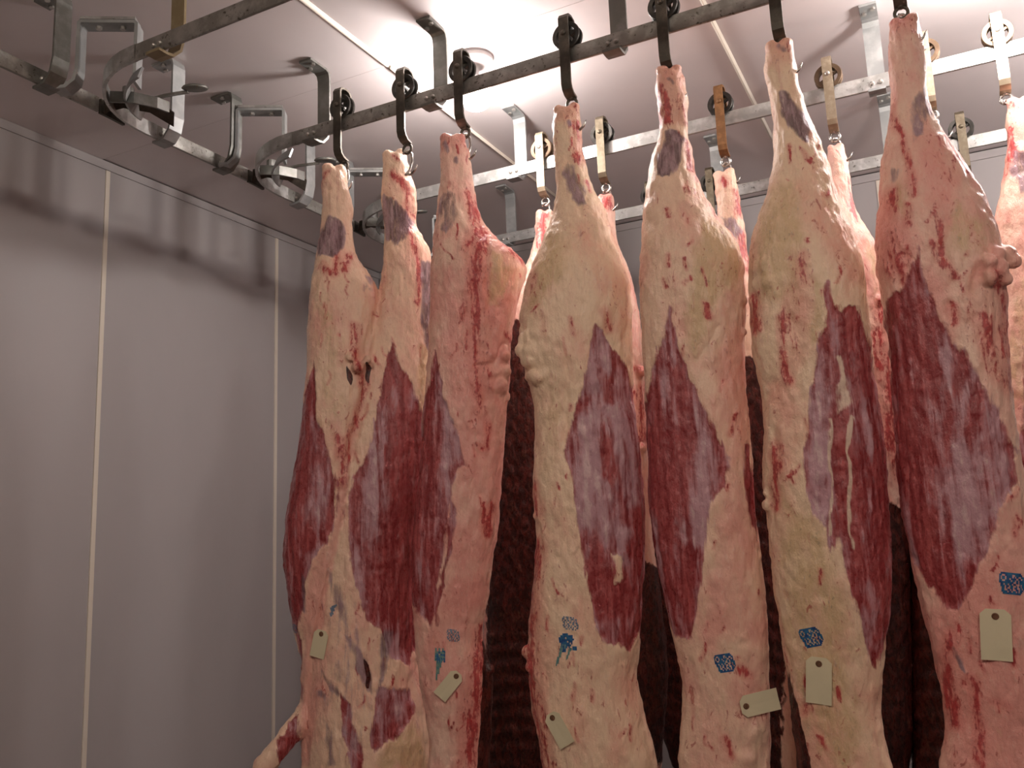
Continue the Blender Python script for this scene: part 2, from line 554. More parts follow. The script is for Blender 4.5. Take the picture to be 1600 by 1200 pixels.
def switch(y, label):
    """curved points that lead a row rail into the cross rail"""
    s = empty('rail_switch', (XD, y, ZR))
    tag(s, label, 'rail switch', 'switches where the rows meet the cross rail')
    c = (RAD, RAD, 0)
    bm = bmesh.new()
    add_strip(bm, [(RAD + 0.03, 0, 0)] + arc(c, RAD, 270, 180, 12, 'xy') + [(0, RAD + 0.05, 0)], (0, 0, 1), RH, RT)
    obj('curved_rail', bm, GALV, s)
    # tongue that swings across the gap in the cross rail
    bm = bmesh.new()
    add_strip(bm, [(-0.004, 0.17, 0.0), (-0.01, 0.22, 0), (-0.03, 0.29, 0)], (0, 0, 1), RH, RT, [1, 0.9, 0.6])
    obj('switch_tongue', bm, IRON, s)
    # inner guard, a smaller arc with an open bottom
    bm = bmesh.new()
    add_strip(bm, arc((RAD, RAD, -0.012), RAD - 0.07, 262, 196, 10, 'xy'), (0.25, 0.25, 1), 0.04, 0.008)
    obj('guard_plate', bm, BRK, s)
    # rectangular slotted frame bridging cross rail and row rail
    fr = bmesh.new()
    A = Vector((0.075, 0.03, 0)); B = Vector((0.235, 0.128, 0))
    zt = 0.21
    d = (B - A).normalized()
    perp = Vector((-d.y, d.x, 0))

    def up(q, z):
        return q + Vector((0, 0, z))
    add_strip(fr, [up(A - d * 0.07, -0.03), up(A - d * 0.035, -0.026), up(A - d * 0.008, 0.0), up(A, 0.04), up(A, zt - 0.006), up(A + d * 0.006, zt), up(B - d * 0.006, zt), up(B, zt - 0.006), up(B, -0.01)], perp, 0.056, 0.011)
    f = obj('switch_frame', fr, BRK, s)
    # slotted cap plate on the frame, with bolts
    bm = bmesh.new()
    for t0, t1, w0, w1 in ((0.02, 0.98, -0.028, -0.012), (0.02, 0.98, 0.012, 0.028), (0.02, 0.2, -0.012, 0.012), (0.55, 0.98, -0.012, 0.012)):
        p0, p1 = A + (B - A) * t0, A + (B - A) * t1
        add_strip(bm, [up(p0 + perp * ((w0 + w1) / 2), zt + 0.012), up(p1 + perp * ((w0 + w1) / 2), zt + 0.012)], perp, abs(w1 - w0), 0.010)
    bmesh.ops.remove_doubles(bm, verts=bm.verts, dist=0.0005)
    obj('slotted_plate', bm, GALV, f)
    for t in (0.3, 0.72):
        bm = bmesh.new()
        add_lathe(bm, [(0.0001, 0), (0.010, 0), (0.010, -0.010), (0.0001, -0.010)], (0, 0, 1), up(A + (B - A) * t, zt - 0.005), 6, False)
        obj('bolt', bm, BOLT, f)
    # pivot block and dark lock plates hanging inside the curve
    bm = bmesh.new()
    add_strip(bm, [(0.03, 0.16, -0.01), (0.08, 0.20, 0.012), (0.13, 0.27, 0.012), (0.15, 0.36, -0.01)], (0.6, -0.5, 0.62), 0.055, 0.008)
    obj('lock_plate', bm, IRON, s)
    bm = bmesh.new()
    add_lathe(bm, [(0.0001, 0), (0.02, 0), (0.02, 0.05), (0.0001, 0.05)], (0, 0, 1), (0.09, 0.21, 0.01), 12, False)
    obj('pivot_pin', bm, BRKD, s)
    bm = bmesh.new()
    add_strip(bm, [(0.10, 0.13, -0.012), (0.17, 0.17, -0.016), (0.2, 0.24, -0.012), (0.19, 0.30, 0.0)], (0, 0, 1), 0.04, 0.008)
    obj('swing_arm', bm, BRKD, s)
    bm = bmesh.new()
    add_strip(bm, [(0.0, 0.30, 0.05), (0.05, 0.31, 0.066), (0.14, 0.325, 0.07), (0.19, 0.33, 0.066), (0.235, 0.345, 0.068)], (-0.3, 0.9, 0.2), 0.016, 0.009)
    l = obj('throw_lever', bm, GALVD, s)
    bm = bmesh.new()
    add_lathe(bm, [(0.0001, 0), (0.040, 0), (0.047, 0.005), (0.040, 0.012), (0.0001, 0.014)], (0.1, -0.25, 1), (0.265, 0.35, 0.07), 18, False)
    obj('lever_plate', bm, BRKD, l, True)


switch(ROWS['E'], 'upper left rail switch with hanging levers, nearest the camera')
switch(ROWS['A'], 'rail switch at the end of the front rail, left of the first hook')
switch(ROWS['B'], 'rail switch seen between the first three hanging legs')
switch(ROWS['C'], 'rail switch farthest back, near the back wall corner')

# ------------------------------------------------------------------ trolleys with hooks
TROLLEY = {}


def build_trolley(strap_m, wheel_m, drop=0.245):
    parts = []
    t = empty('trolley_hook')
    yf = -0.031
    zt = 0.130
    zb = zt - 0.277 - (drop - 0.245)
    bm = bmesh.new()
    p = [(0, 0.031, 0.045), (0, 0.031, zt - 0.012), (0, 0.022, zt + 0.001), (0, 0.0, zt + 0.006), (0, -0.022, zt + 0.001), (0, yf, zt - 0.012), (0, yf, zb + 0.035), (0, yf + 0.006, zb + 0.018), (0, yf + 0.02, zb + 0.006), (0, yf + 0.045, zb)]
    add_strip(bm, p, (1, 0, 0), 0.034, 0.0075)
    st = obj('strap', bm, strap_m, t)
    bm = bmesh.new()
    zc = RH / 2 + 0.0365
    add_lathe(bm, [(0.0335, -0.015), (0.047, -0.017), (0.049, -0.013), (0.046, -0.0085), (0.0365, -0.0075), (0.0365, 0.0075), (0.046, 0.0085), (0.049, 0.013), (0.047, 0.017), (0.0335, 0.015)], (0, 1, 0), (0, 0, zc), 32)
    add_lathe(bm, [(0.0065, -0.02), (0.0125, -0.02), (0.0125, 0.02), (0.0065, 0.02)], (0, 1, 0), (0, 0, zc), 16)
    for k in range(4):
        a = k * math.pi / 2 + 0.5
        q0 = (0.0115 * math.cos(a), 0, zc + 0.0115 * math.sin(a)); q1 = (0.036 * math.cos(a), 0, zc + 0.036 * math.sin(a))
        add_strip(bm, [q0, q1], (0, 1, 0), 0.012, 0.008)
    obj('wheel', bm, wheel_m, t)
    bm = bmesh.new()
    add_lathe(bm, [(0.0001, -0.042), (0.007, -0.041), (0.0095, -0.0355), (0.0095, -0.035), (0.0055, -0.035), (0.0055, 0.037), (0.0001, 0.038)], (0, 1, 0), (0, 0, zc), 12, False)
    obj('axle', bm, BOLT if strap_m is BRASS else strap_m, t, True)
    # swivel eye and hook
    ze = zb - 0.018
    bm = bmesh.new()
    add_tube(bm, [(0, 0.008, zb + 0.008), (0, 0.008, zb - 0.006)], 0.009, 10)
    pts = arc((0, 0.008, ze - 0.002), 0.017, 90, -250, 18, 'xz')
    add_tube(bm, pts, 0.0052, 8)
    obj('swivel_eye', bm, CHROME if strap_m is not IRON else IRON, t, True)
    bm = bmesh.new()
    hk = [(-0.012, -0.002, ze - 0.024), (-0.006, 0.0, ze - 0.010), (0.004, 0.008, ze - 0.008), (0.014, 0.014, ze - 0.022), (0.017, 0.012, ze - 0.05), (0.012, 0.004, ze - 0.085), (0.0, -0.006, ze - 0.105), (0.026, -0.012, ze - 0.112), (0.045, -0.014, ze - 0.100), (0.055, -0.015, ze - 0.082)]
    add_tube(bm, hk, 0.005, 8, [0.004, 0.005, 0.005, 0.005, 0.005, 0.005, 0.005, 0.005, 0.004, 0.0015])
    obj('hook', bm, CHROME, t, True)
    return t


def copy_thing(o):
    c = o.copy()
    COL.objects.link(c)
    for ch in o.children:
        k = ch.copy()
        COL.objects.link(k)
        k.parent = c
    return c


PROTOS = {}


def trolley(kind, row, x, label, rz=0.0):
    first = kind not in PROTOS
    if first:
        PROTOS[kind] = build_trolley(*{'dark': (IRON, WIRON), 'tan': (BRASS, WTAN), 'brown': (mat_metal('brown_steel', (0.16, 0.13, 0.085), (0.25, 0.21, 0.15), (0.09, 0.07, 0.05), 0.42, 0.6, 30), WIRON), 'rust': (RUST, WIRON)}[kind])
        t = PROTOS[kind]
    else:
        t = copy_thing(PROTOS[kind])
    t.location = (x, ROWS[row], ZR)
    t.rotation_euler = (0, 0, rz)
    g_ = {'A': 'trolley hooks on the front rail', 'B': 'trolley hooks on the second rail', 'C': 'trolley hooks on the farthest rail'}[row]
    tag(t, label, 'trolley hook', g_)
    return t


TA = [(-1.912, 'dark trolley hook holding the leftmost leg of the whole carcass'),
      (-1.628, 'dark trolley hook holding the second leg of the whole carcass'),
      (-1.387, 'trolley hook in silhouette against the glare of the ceiling lamp'),
      (-0.984, 'dark trolley hook right of the lamp glare, holding the creamy side with a blue drip'),
      (-0.655, 'dark trolley hook cut by the top edge, right of the zinc bracket'),
      (-0.318, 'dark trolley hook of which only the lower strap shows, at the top edge'),
      (0.005, 'trolley hook above the top edge, only its loop showing over the right carcass')]
for x, lb in TA:
    trolley('dark', 'A', x, lb)
trolley('tan', 'B', -1.422, 'tan trolley hook lit bright by the lamp, left of the creamy side')
trolley('brown', 'B', -1.147, 'brown trolley hook on the second rail, between two front carcasses')
trolley('rust', 'B', -0.656, 'orange rusty trolley hook on the second rail')
trolley('tan', 'B', -0.258, 'tan trolley hook right of the purple-shanked leg, on the second rail')
trolley('tan', 'B', 0.063, 'tan trolley hook mostly hidden behind the rightmost front leg')
trolley('tan', 'B', 0.288, 'bright tan trolley hook in the top right corner')
trolley('brown', 'C', -1.19, 'dark trolley hook on the farthest rail, half behind a front leg')
trolley('brown', 'C', -0.89, 'dark trolley hook on the farthest rail, behind the rusty trolley hook')
trolley('brown', 'C', 0.178, 'brown trolley hook on the farthest rail, right of the rightmost leg')

# ------------------------------------------------------------------ carcasses
def vnoise(P, s, seed=0):
    """value noise, P (n,3), s = frequency per axis"""
    q = P * np.asarray(s) + seed * 17.31
    i = np.floor(q).astype(np.int64)
    f = q - i
    f = f * f * (3 - 2 * f)

    def h(a, b, c):
        n = (a * 73856093) ^ (b * 19349663) ^ (c * 83492791) ^ (seed * 2654435)
        n = (n ^ (n >> 13)) * 1274126177 & 0x7fffffff
        n = (n ^ (n >> 11)) & 0xffff
        return n / 65535.0
    r = 0
    for dx in (0, 1):
        for dy in (0, 1):
            for dz in (0, 1):
                w = (f[:, 0] if dx else 1 - f[:, 0]) * (f[:, 1] if dy else 1 - f[:, 1]) * (f[:, 2] if dz else 1 - f[:, 2])
                r = r + w * h(i[:, 0] + dx, i[:, 1] + dy, i[:, 2] + dz)
    return r * 2 - 1


def sstep(x, a, b):
    t = np.clip((x - a) / (b - a), 0, 1)
    return t * t * (3 - 2 * t)


def seg_dist(U, Z, pts, closed):
    P = np.array(pts, float)
    Q = np.roll(P, -1, 0) if closed else P[1:]
    A = P if closed else P[:-1]
    d = np.full(U.shape, 1e9)
    for (ax, az), (bx, bz) in zip(A, Q):
        ex, ez = bx - ax, bz - az
        t = np.clip(((U - ax) * ex + (Z - az) * ez) / (ex * ex + ez * ez + 1e-12), 0, 1)
        d = np.minimum(d, (U - ax - t * ex) ** 2 + (Z - az - t * ez) ** 2)
    return np.sqrt(d)


def inside(U, Z, pts):
    P = np.array(pts, float)
    Q = np.roll(P, -1, 0)
    c = np.zeros(U.shape, bool)
    for (ax, az), (bx, bz) in zip(P, Q):
        k = (az > Z) != (bz > Z)
        x = (bx - ax) * (Z - az) / (bz - az + 1e-12) + ax
        c ^= k & (U < x)
    return c


def interp(z, tab):
    t = sorted((b, a) for a, b in tab)
    zs = np.array([a for a, _ in t]); us = np.array([b for _, b in t])
    return np.interp(z, zs, us)


def blur(v, k):
    w = np.hanning(2 * k + 3)[1:-1]
    w /= w.sum()
    p = np.concatenate([v[:1].repeat(k), v, v[-1:].repeat(k)])
    return np.convolve(p, w, 'valid')


class Frame:
    """upright local frame of a carcass: u to the right, d towards the room, z up; origin under its hook"""
    def __init__(s, x, y, turn=0.0):
        s.o = Vector((x, y, 0))
        n = Vector((-x, -y, 0)).normalized()
        n.rotate(Matrix.Rotation(turn, 3, 'Z'))
        s.n = n
        s.r = Vector((-n.y, n.x, 0))

    def plane(s, px, py, d=0.0):
        q = ray(px, py)
        t = (s.o.dot(s.n) + d) / q.dot(s.n)
        p = q * t
        return ((p - s.o).dot(s.r), p.z + EYE)

    def world(s, u, d, z):
        return s.o + s.r * u + s.n * d + Vector((0, 0, z))


def loft(fr, L, R, ratio, p=2.3, dc=None, nth=72, dz=0.007, metric=False):
    """closed skin between a left and a right edge; ratio = half depth over half width down the length"""
    if not metric:
        L = [fr.plane(*a) for a in L]
        R = [fr.plane(*a) for a in R]
    zt = min(max(z for _, z in L), max(z for _, z in R))
    zb = max(min(z for _, z in L), min(z for _, z in R))
    nz = max(8, int((zt - zb) / dz))
    z = np.linspace(zb, zt, nz)
    k = 4
    l = blur(interp(z, L), k); r = blur(interp(z, R), k)
    c = (l + r) / 2
    w = np.maximum((r - l) / 2, 0.006)
    t = (zt - z)
    rt = np.interp(t, [a for a, _ in ratio], [b for _, b in ratio])
    D = w * blur(rt, 8)
    dcv = np.zeros(nz) if dc is None else blur(np.interp(t, [a for a, _ in dc], [b for _, b in dc]), 8)
    # rounded ends
    endf = np.clip(np.minimum((zt - z) / 0.018, 1), 0, 1)
    endf = 0.55 + 0.45 * np.sqrt(1 - (1 - endf) ** 2)
    th = np.linspace(0, 2 * np.pi, nth, endpoint=False)
    cx = np.sign(np.cos(th)) * np.abs(np.cos(th)) ** (2 / p)
    sx = np.sign(np.sin(th)) * np.abs(np.sin(th)) ** (2 / p)
    U = c[:, None] + (w * endf)[:, None] * cx
    DD = dcv[:, None] + (D * endf)[:, None] * sx
    Z = np.repeat(z[:, None], nth, 1)
    V = np.stack([U, DD, Z], -1).reshape(-1, 3)
    V = np.vstack([V, [[c[0], dcv[0], z[0] - 0.01], [c[-1], dcv[-1], z[-1] + 0.004]]])
    F = []
    for i in range(nz - 1):
        a = i * nth
        for j in range(nth):
            j2 = (j + 1) % nth
            F.append((a + j, a + j2, a + nth + j2, a + nth + j))
    b = nz * nth
    for j in range(nth):
        j2 = (j + 1) % nth
        F.append((j2, j, b)); F.append(((nz - 1) * nth + j, (nz - 1) * nth + j2, b + 1))
    prof = dict(z=z, c=c, w=w, D=D, dc=dcv)
    return V, F, prof


ICO = None


def ball(c, r, sc=(1, 1, 1)):
    global ICO
    if ICO is None:
        bm = bmesh.new()
        bmesh.ops.create_icosphere(bm, subdivisions=3, radius=1)
        bm.verts.ensure_lookup_table()
        ICO = (np.array([v.co for v in bm.verts]), [tuple(v.index for v in f.verts) for f in bm.faces])
        bm.free()
    return ICO[0] * (np.array(sc) * r) + np.array(c), ICO[1]


def chain(pts, rs):
    out = []
    for (a, b, ra, rb) in zip(pts, pts[1:], rs, rs[1:]):
        a, b = np.array(a, float), np.array(b, float)
        n = max(2, int(np.linalg.norm(b - a) / (0.5 * min(ra, rb))))
        for i in range(n + 1):
            t = i / n
            out.append(ball(a + (b - a) * t, ra + (rb - ra) * t))
    return out


def unify(pieces, voxel, smooth_it=4):
    V = []; F = []; n = 0
    for v, f in pieces:
        V.append(v); F += [tuple(i + n for i in q) for q in f]; n += len(v)
    V = np.vstack(V)
    me = bpy.data.meshes.new('tmp')
    me.from_pydata(V.tolist(), [], F)
    o = bpy.data.objects.new('tmp', me)
    COL.objects.link(o)
    m = o.modifiers.new('r', 'REMESH'); m.mode = 'VOXEL'; m.voxel_size = voxel
    if smooth_it:
        s = o.modifiers.new('s', 'SMOOTH'); s.factor = 0.5; s.iterations = smooth_it
    dg = bpy.context.evaluated_depsgraph_get()
    ev = o.evaluated_get(dg)
    out = bpy.data.meshes.new_from_object(ev)
    bpy.data.objects.remove(o)
    bpy.data.meshes.remove(me)
    return out


CHAN = 'mlbktpwi'


def surf_point(fr, prof, px, py):
    """point of the front skin seen in this direction, in the carcass's own u, z"""
    d = 0.0
    for _ in range(5):
        u, z = fr.plane(px, py, d)
        i = int(np.clip(np.searchsorted(prof['z'], z), 0, len(prof['z']) - 1))
        q = np.clip((u - prof['c'][i]) / prof['w'][i], -1, 1)
        d = prof['dc'][i] + prof['D'][i] * (1 - abs(q) ** 2.3) ** (1 / 2.3)
    return u, z


def finish(me, fr, feats, prof, seed, disp=0.006, px=True, ribs=None, rough_edge=None):
    n = len(me.vertices)
    P = np.empty(n * 3); me.vertices.foreach_get('co', P); P = P.reshape(-1, 3)
    N = np.empty(n * 3)
    me.vertex_normals.foreach_get('vector', N); N = N.reshape(-1, 3)
    # warped coordinates so that no border is ruler straight
    wu = vnoise(P, (22, 22, 12), seed) * 0.009 + vnoise(P, (55, 55, 30), seed + 1) * 0.005
    wz = vnoise(P, (25, 25, 12), seed + 2) * 0.016 + vnoise(P, (60, 60, 40), seed + 3) * 0.006
    U = P[:, 0] + wu; Z = P[:, 2] + wz
    A = {k: np.zeros(n) for k in CHAN}
    A['m'] -= 1.0
    front = sstep(N[:, 1], -0.5, 0.1)
    H = np.zeros(n)
    for ft in feats:
        ch, pts = ft[0], ft[1]
        par = ft[2] if len(ft) > 2 else None
        if px:
            if isinstance(prof, dict):
                Q = [surf_point(fr, prof, *a) for a in pts]
            else:
                Q = [surf_point(fr, prof[ft[3] if len(ft) > 3 else 0], *a) for a in pts]
        else:
            Q = pts
        if ch == 'm':                       # muscle area, signed field
            d = seg_dist(U, Z, Q, True)
            s = np.where(inside(U, Z, Q), d, -d) / 0.022
            A['m'] = np.maximum(A['m'], np.clip(s, -1, 1))
        elif ch == 'x':                     # fat laid over the muscle again
            d = seg_dist(U, Z, Q, True)
            s = np.where(inside(U, Z, Q), d, -d) / 0.022
            A['m'] = np.minimum(A['m'], np.clip(-s, -1, 1))
        elif ch == 'lump':
            wd = par or 0.03
            for q in Q:
                H += 0.5 * wd * np.exp(-((U - q[0]) ** 2 + (Z - q[1]) ** 2) / (wd * wd)) * front
        elif ch == 'dent':
            wd, dp = par
            H -= dp * np.exp(-(seg_dist(U, Z, Q, False) / wd) ** 2) * front
        elif ch[0] == '-':                  # a line: '-b' etc.
            wd = (par or 0.006) * (1.5 if ch[1] == 'b' else 1.0)
            v = np.exp(-(seg_dist(U, Z, Q, False) / wd) ** 2)
            if ch[1] in 'bk':
                v = v * (0.95 if ch[1] == 'b' else 0.72)
            A[ch[1]] = np.maximum(A[ch[1]], v)
        else:
            soft, amt = par if par else (0.02, 1.0)
            if ch == 'l':
                soft = max(soft, 0.02) * 1.3
            d = seg_dist(U, Z, Q, True)
            s = np.where(inside(U, Z, Q), d, -d)
            v = sstep(s, -soft, soft) * abs(amt)
            if amt < 0:
                A[ch] = A[ch] * (1 - np.minimum(1, v)) - v
            else:
                A[ch] = np.maximum(A[ch], v)
    H += disp * (0.65 * vnoise(P, (13, 13, 7), seed + 5) + 0.35 * vnoise(P, (38, 38, 22), seed + 6))
    H += 0.0022 * vnoise(P, (100, 100, 55), seed + 7)
    H += 0.0025 * vnoise(P, (60, 60, 26), seed + 9)
    H -= 0.0045 * sstep(A['m'], -0.15, 0.35)
    H += 0.002 * vnoise(P, (90, 90, 7), seed + 8) * sstep(A['m'], 0, 0.4)
    if ribs is not None:
        z0, z1 = ribs
        m = sstep(P[:, 2], z0, z0 + 0.1) * sstep(-P[:, 2], -z1, -z1 + 0.1) * sstep(A['i'], 0.3, 0.7)
        H += 0.0020 * m * sstep(N[:, 1], 0.2, 0.6) * np.sin((P[:, 2] + 0.5 * P[:, 0] + 1.2 * P[:, 0] ** 2) * 2 * np.pi / 0.06)
    P = P + N * H[:, None]
    me.vertices.foreach_set('co', P.reshape(-1))
    for k in CHAN:
        a = me.attributes.new(k, 'FLOAT', 'POINT')
        a.data.foreach_set('value', A[k].astype(np.float32))
    me.polygons.foreach_set('use_smooth', np.ones(len(me.polygons), bool))
    me.update()


def place(me, fr, name, mat, label, cat, group=None):
    me.name = name
    me.transform(Matrix.Scale(-1, 4, (0, 1, 0)))
    me.flip_normals()
    me.materials.clear()
    me.materials.append(mat)
    o = bpy.data.objects.new(name, me)
    COL.objects.link(o)
    m = Matrix.Identity(4)
    for i in range(3):
        m[i][0], m[i][1] = fr.r[i], -fr.n[i]
    m[0][3], m[1][3] = fr.o.x, fr.o.y
    o.matrix_world = m
    # the skin's own hanging point is the origin of its frame
    tag(o, label, cat, group)
    return o


RAT_SIDE = [(0, 0.85), (0.25, 0.8), (0.5, 0.72), (0.8, 0.62), (1.3, 0.58), (2.3, 0.55)]


class Skin:
    """query of a finished skin, to pin tags and press stamps on it"""
    def __init__(s, o):
        me = o.data
        n = len(me.vertices)
        s.o = o
        P = np.empty(n * 3); me.vertices.foreach_get('co', P)
        s.bvh = BVHTree.FromPolygons([Vector(v) for v in P.reshape(-1, 3)], [tuple(p.vertices) for p in me.polygons])
        s.inv = o.matrix_world.inverted()

    def hit(s, px, py):
        org = s.inv @ Vector((0, 0, EYE))
        d = (s.inv.to_3x3() @ ray(px, py)).normalized()
        loc, nrm, i, dist = s.bvh.ray_cast(org, d)
        return loc, nrm

    def near(s, p):
        loc, nrm, i, d = s.bvh.find_nearest(p)
        return loc, nrm


def frame_at(sk, px, py, rad=0.04):
    p, n = sk.hit(px, py)
    if p is None:
        return None
    acc = Vector((0, 0, 0))
    t0 = n.orthogonal().normalized(); t1 = n.cross(t0)
    for k in range(12):
        a = k * math.pi / 6
        q, m = sk.near(p + (t0 * math.cos(a) + t1 * math.sin(a)) * rad)
        acc += m
    n = (acc + n).normalized()
    up = (Vector((0, 0, 1)) - n * n.z).normalized()
    right = up.cross(n)
    return p, n, right, up


def pin_tag(sk, px, py, rot, w, h, label):
    """paper tag with clipped shoulders and an eyelet, pinned flat on the skin; px, py = its eyelet"""
    fr = frame_at(sk, px, py)
    p, n, right, up = fr
    a = math.radians(rot)
    ax = right * math.cos(a) + up * math.sin(a)
    ay = -right * math.sin(a) + up * math.cos(a)
    # lift the card until it clears the skin under it
    base = 0.003
    for iu in np.linspace(-0.5, 0.5, 5):
        for iv in np.linspace(-0.86, 0.14, 7):
            q = p + ax * (iu * w) + ay * (iv * h)
            s, m = sk.near(q)
            base = max(base, (s - q).dot(n) + 0.0015)
    mw = sk.o.matrix_world
    t = empty('meat_tag')
    m4 = Matrix.Identity(4)
    for i in range(3):
        m4[i][0], m4[i][1], m4[i][2], m4[i][3] = ax[i], ay[i], n[i], (p + n * base)[i]
    t.matrix_world = mw @ m4
    tag(t, label, 'tag', 'paper tags pinned on the carcasses')
    bm = bmesh.new()
    hr = 0.0062
    top = 0.14 * h
    out = [(-w / 2, top - h), (w / 2, top - h), (w / 2, top - 0.012), (w / 2 - 0.013, top), (-w / 2 + 0.013, top), (-w / 2, top - 0.012)]
    # card as a ring of quads around its hole
    seg = 24
    ins = [(hr * math.cos(2 * math.pi * k / seg), hr * math.sin(2 * math.pi * k / seg)) for k in range(seg)]

    def outer(k):
        a_ = 2 * math.pi * k / seg
        dx, dy = math.cos(a_), math.sin(a_)
        best = 1e9
        for (x0, y0), (x1, y1) in zip(out, out[1:] + out[:1]):
            ex, ey = x1 - x0, y1 - y0
            den = dx * ey - dy * ex
            if abs(den) < 1e-12:
                continue
            tt = (x0 * ey - y0 * ex) / den
            ss = (x0 * dy - y0 * dx) / den
            if tt > 0 and -1e-6 <= ss <= 1 + 1e-6:
                best = min(best, tt)
        return dx * best, dy * best
    ring = [outer(k) for k in range(seg)]
    for (x, y) in out:
        k = min(range(seg), key=lambda i: (ring[i][0] - x) ** 2 + (ring[i][1] - y) ** 2)
        ring[k] = (x, y)
    th = 0.0009

    def bend(x, y):
        return 0.10 * (y / h) ** 2 * 0.02 + 0.004 * (x / w) ** 2
    vt = [[bm.verts.new((x, y, bend(x, y) + s)) for x, y in r] for r in (ins, ring) for s in (0, th)]
    ib, it, ob, ot = vt
    for k in range(seg):
        k2 = (k + 1) % seg
        bm.faces.new((it[k], ot[k], ot[k2], it[k2]))
        bm.faces.new((ib[k2], ob[k2], ob[k], ib[k]))
        bm.faces.new((ob[k], ob[k2], ot[k2], ot[k]))
        bm.faces.new((ib[k2], ib[k], it[k], it[k2]))
    obj('card', bm, CARD, t)
    bm = bmesh.new()
    add_lathe(bm, [(hr - 0.002, 0.0), (hr - 0.002, 0.0022), (hr + 0.0018, 0.0022), (hr + 0.0018, 0.0012), (hr, 0.001), (hr, 0.0)], (0, 0, 1), (0, 0, 0), 18)
    obj('eyelet', bm, EYELET, t, True)
    bm = bmesh.new()
    add_tube(bm, [(0, 0, -base - 0.004), (0, 0, 0.004)], 0.0016, 6)
    add_lathe(bm, [(0.0001, 0.0042), (0.0042, 0.004), (0.0042, 0.0031), (0.0001, 0.003)], (0, 0, 1), (0, 0, 0), 10, False)
    obj('pin', bm, EYELET, t)
    return t


def stamp(sk, px, py, w, h, rot, mat, name, cells, label=None, lift=0.0012):
    """ink pressed on the skin: little blots laid on it cell by cell"""
    fr = frame_at(sk, px, py, 0.03)
    if fr is None:
        return
    p, n, right, up = fr
    a = math.radians(rot)
    ax = right * math.cos(a) + up * math.sin(a)
    ay = -right * math.sin(a) + up * math.cos(a)
    bm = bmesh.new()
    ny, nx = len(cells), len(cells[0])
    cache = {}

    def vert(i, j):
        if (i, j) not in cache:
            q = p + ax * ((i / nx - 0.5) * w) + ay * ((0.5 - j / ny) * h)
            s, m = sk.near(q)
            cache[(i, j)] = bm.verts.new(s + m * lift)
        return cache[(i, j)]
    for j, row in enumerate(cells):
        for i, ch in enumerate(row):
            if ch == '#':
                bm.faces.new((vert(i, j), vert(i, j + 1), vert(i + 1, j + 1), vert(i + 1, j)))
    o = obj(name, bm, mat, sk.o, True)
    o['kind'] = 'stuff'
    if label:
        o['label'] = label
    return o


HEX = ['..###############...',
       '.##..#####..######..',
       '.#.##.####.#.##..##.',
       '.#.##.##.####..##.#.',
       '.##..####.##.##.###.',
       '.##########..##.####',
       '..##.##.##.##...#.##',
       '..###.##.##..#.##.##',
       '...##.#..##.##..##.#',
       '...##..##.#..##.###.',
       '...####.##.##.#.##..',
       '....#############...']
FAINT = ['.#.###.##.#.....',
         '##..##..###.##..',
         '#.##.##.#..#.#..',
         '.##.#..##.##.##.',
         '..#..##...##..##',
         '.##.#.##.#..##.#',
         '..##..#.##.#..##',
         '....##.#..##.#..']
BLOB = ['...####.....',
        '..########..',
        '.####.####..',
        '.##########.',
        '.#####.###..',
        '..######.#..',
        '..#######...',
        '..####.#..##',
        '.####.....##',
        '..###.......']
DRIP = ['..###.',
        '.####.',
        '.###..',
        '.##...',
        '.##...',
        '.##...',
        '##....',
        '##....',
        '##....',
        '#.....']
DRIP2 = ['#.#.#.',
         '##.###',
         '######',
         '#####.',
         '.###..',
         '.###..',
         '.##...',
         '.##...',
         '.#....',
         '.#....']

YA = ROWS['A'] - 0.004
SKINS = {}


def joint(prof, seed):
    """knuckles of the cut hock joint at the top of a leg"""
    rg = np.random.default_rng(seed)
    z, c, w, D = prof['z'][-1], prof['c'][-1], prof['w'][-1], prof['D'][-1]
    out = []
    for s in (-1, 1):
        out.append(ball((c + s * w * (0.48 + 0.1 * rg.random()), 0.25 * D, z - 0.008 + 0.010 * rg.random()), w * 0.5, (1, 1.1, 0.85)))
    out.append(ball((c + w * 0.2 * rg.normal(), -0.3 * D, z - 0.012), w * 0.55, (1, 1.1, 0.9)))
    k = -int(0.075 / max(1e-6, prof['z'][1] - prof['z'][0]))
    s = 1 if rg.random() > 0.5 else -1
    out.append(ball((prof['c'][k] + s * prof['w'][k] * 0.72, 0.0, prof['z'][k]), w * 0.42, (1, 1, 1.8)))
    out.append(ball((prof['c'][k // 2] - s * prof['w'][k // 2] * 0.7, 0.3 * D, prof['z'][k // 2]), w * 0.36, (1, 1, 1.5)))
    return out


def flecks(L, R, seed, n=32, y0=200, y1=1180, pi=None):
    """small torn vessels scattered over the fat"""
    rg = np.random.default_rng(seed + 100)
    out = []
    for _ in range(n):
        y = rg.uniform(y0, y1)
        l = np.interp(y, [q[1] for q in L], [q[0] for q in L]); r = np.interp(y, [q[1] for q in R], [q[0] for q in R])
        x = l + (r - l) * rg.uniform(0.06, 0.94)
        h = rg.uniform(4, 26); s = rg.normal() * 0.35 * h
        f = ['-b', [(x, y), (x + s * 0.3 + rg.normal() * 2, y + h * 0.5), (x + s, y + h)], rg.uniform(0.0022, 0.0042)]
        out.append(tuple(f) + ((pi,) if pi is not None else ()))
    return out


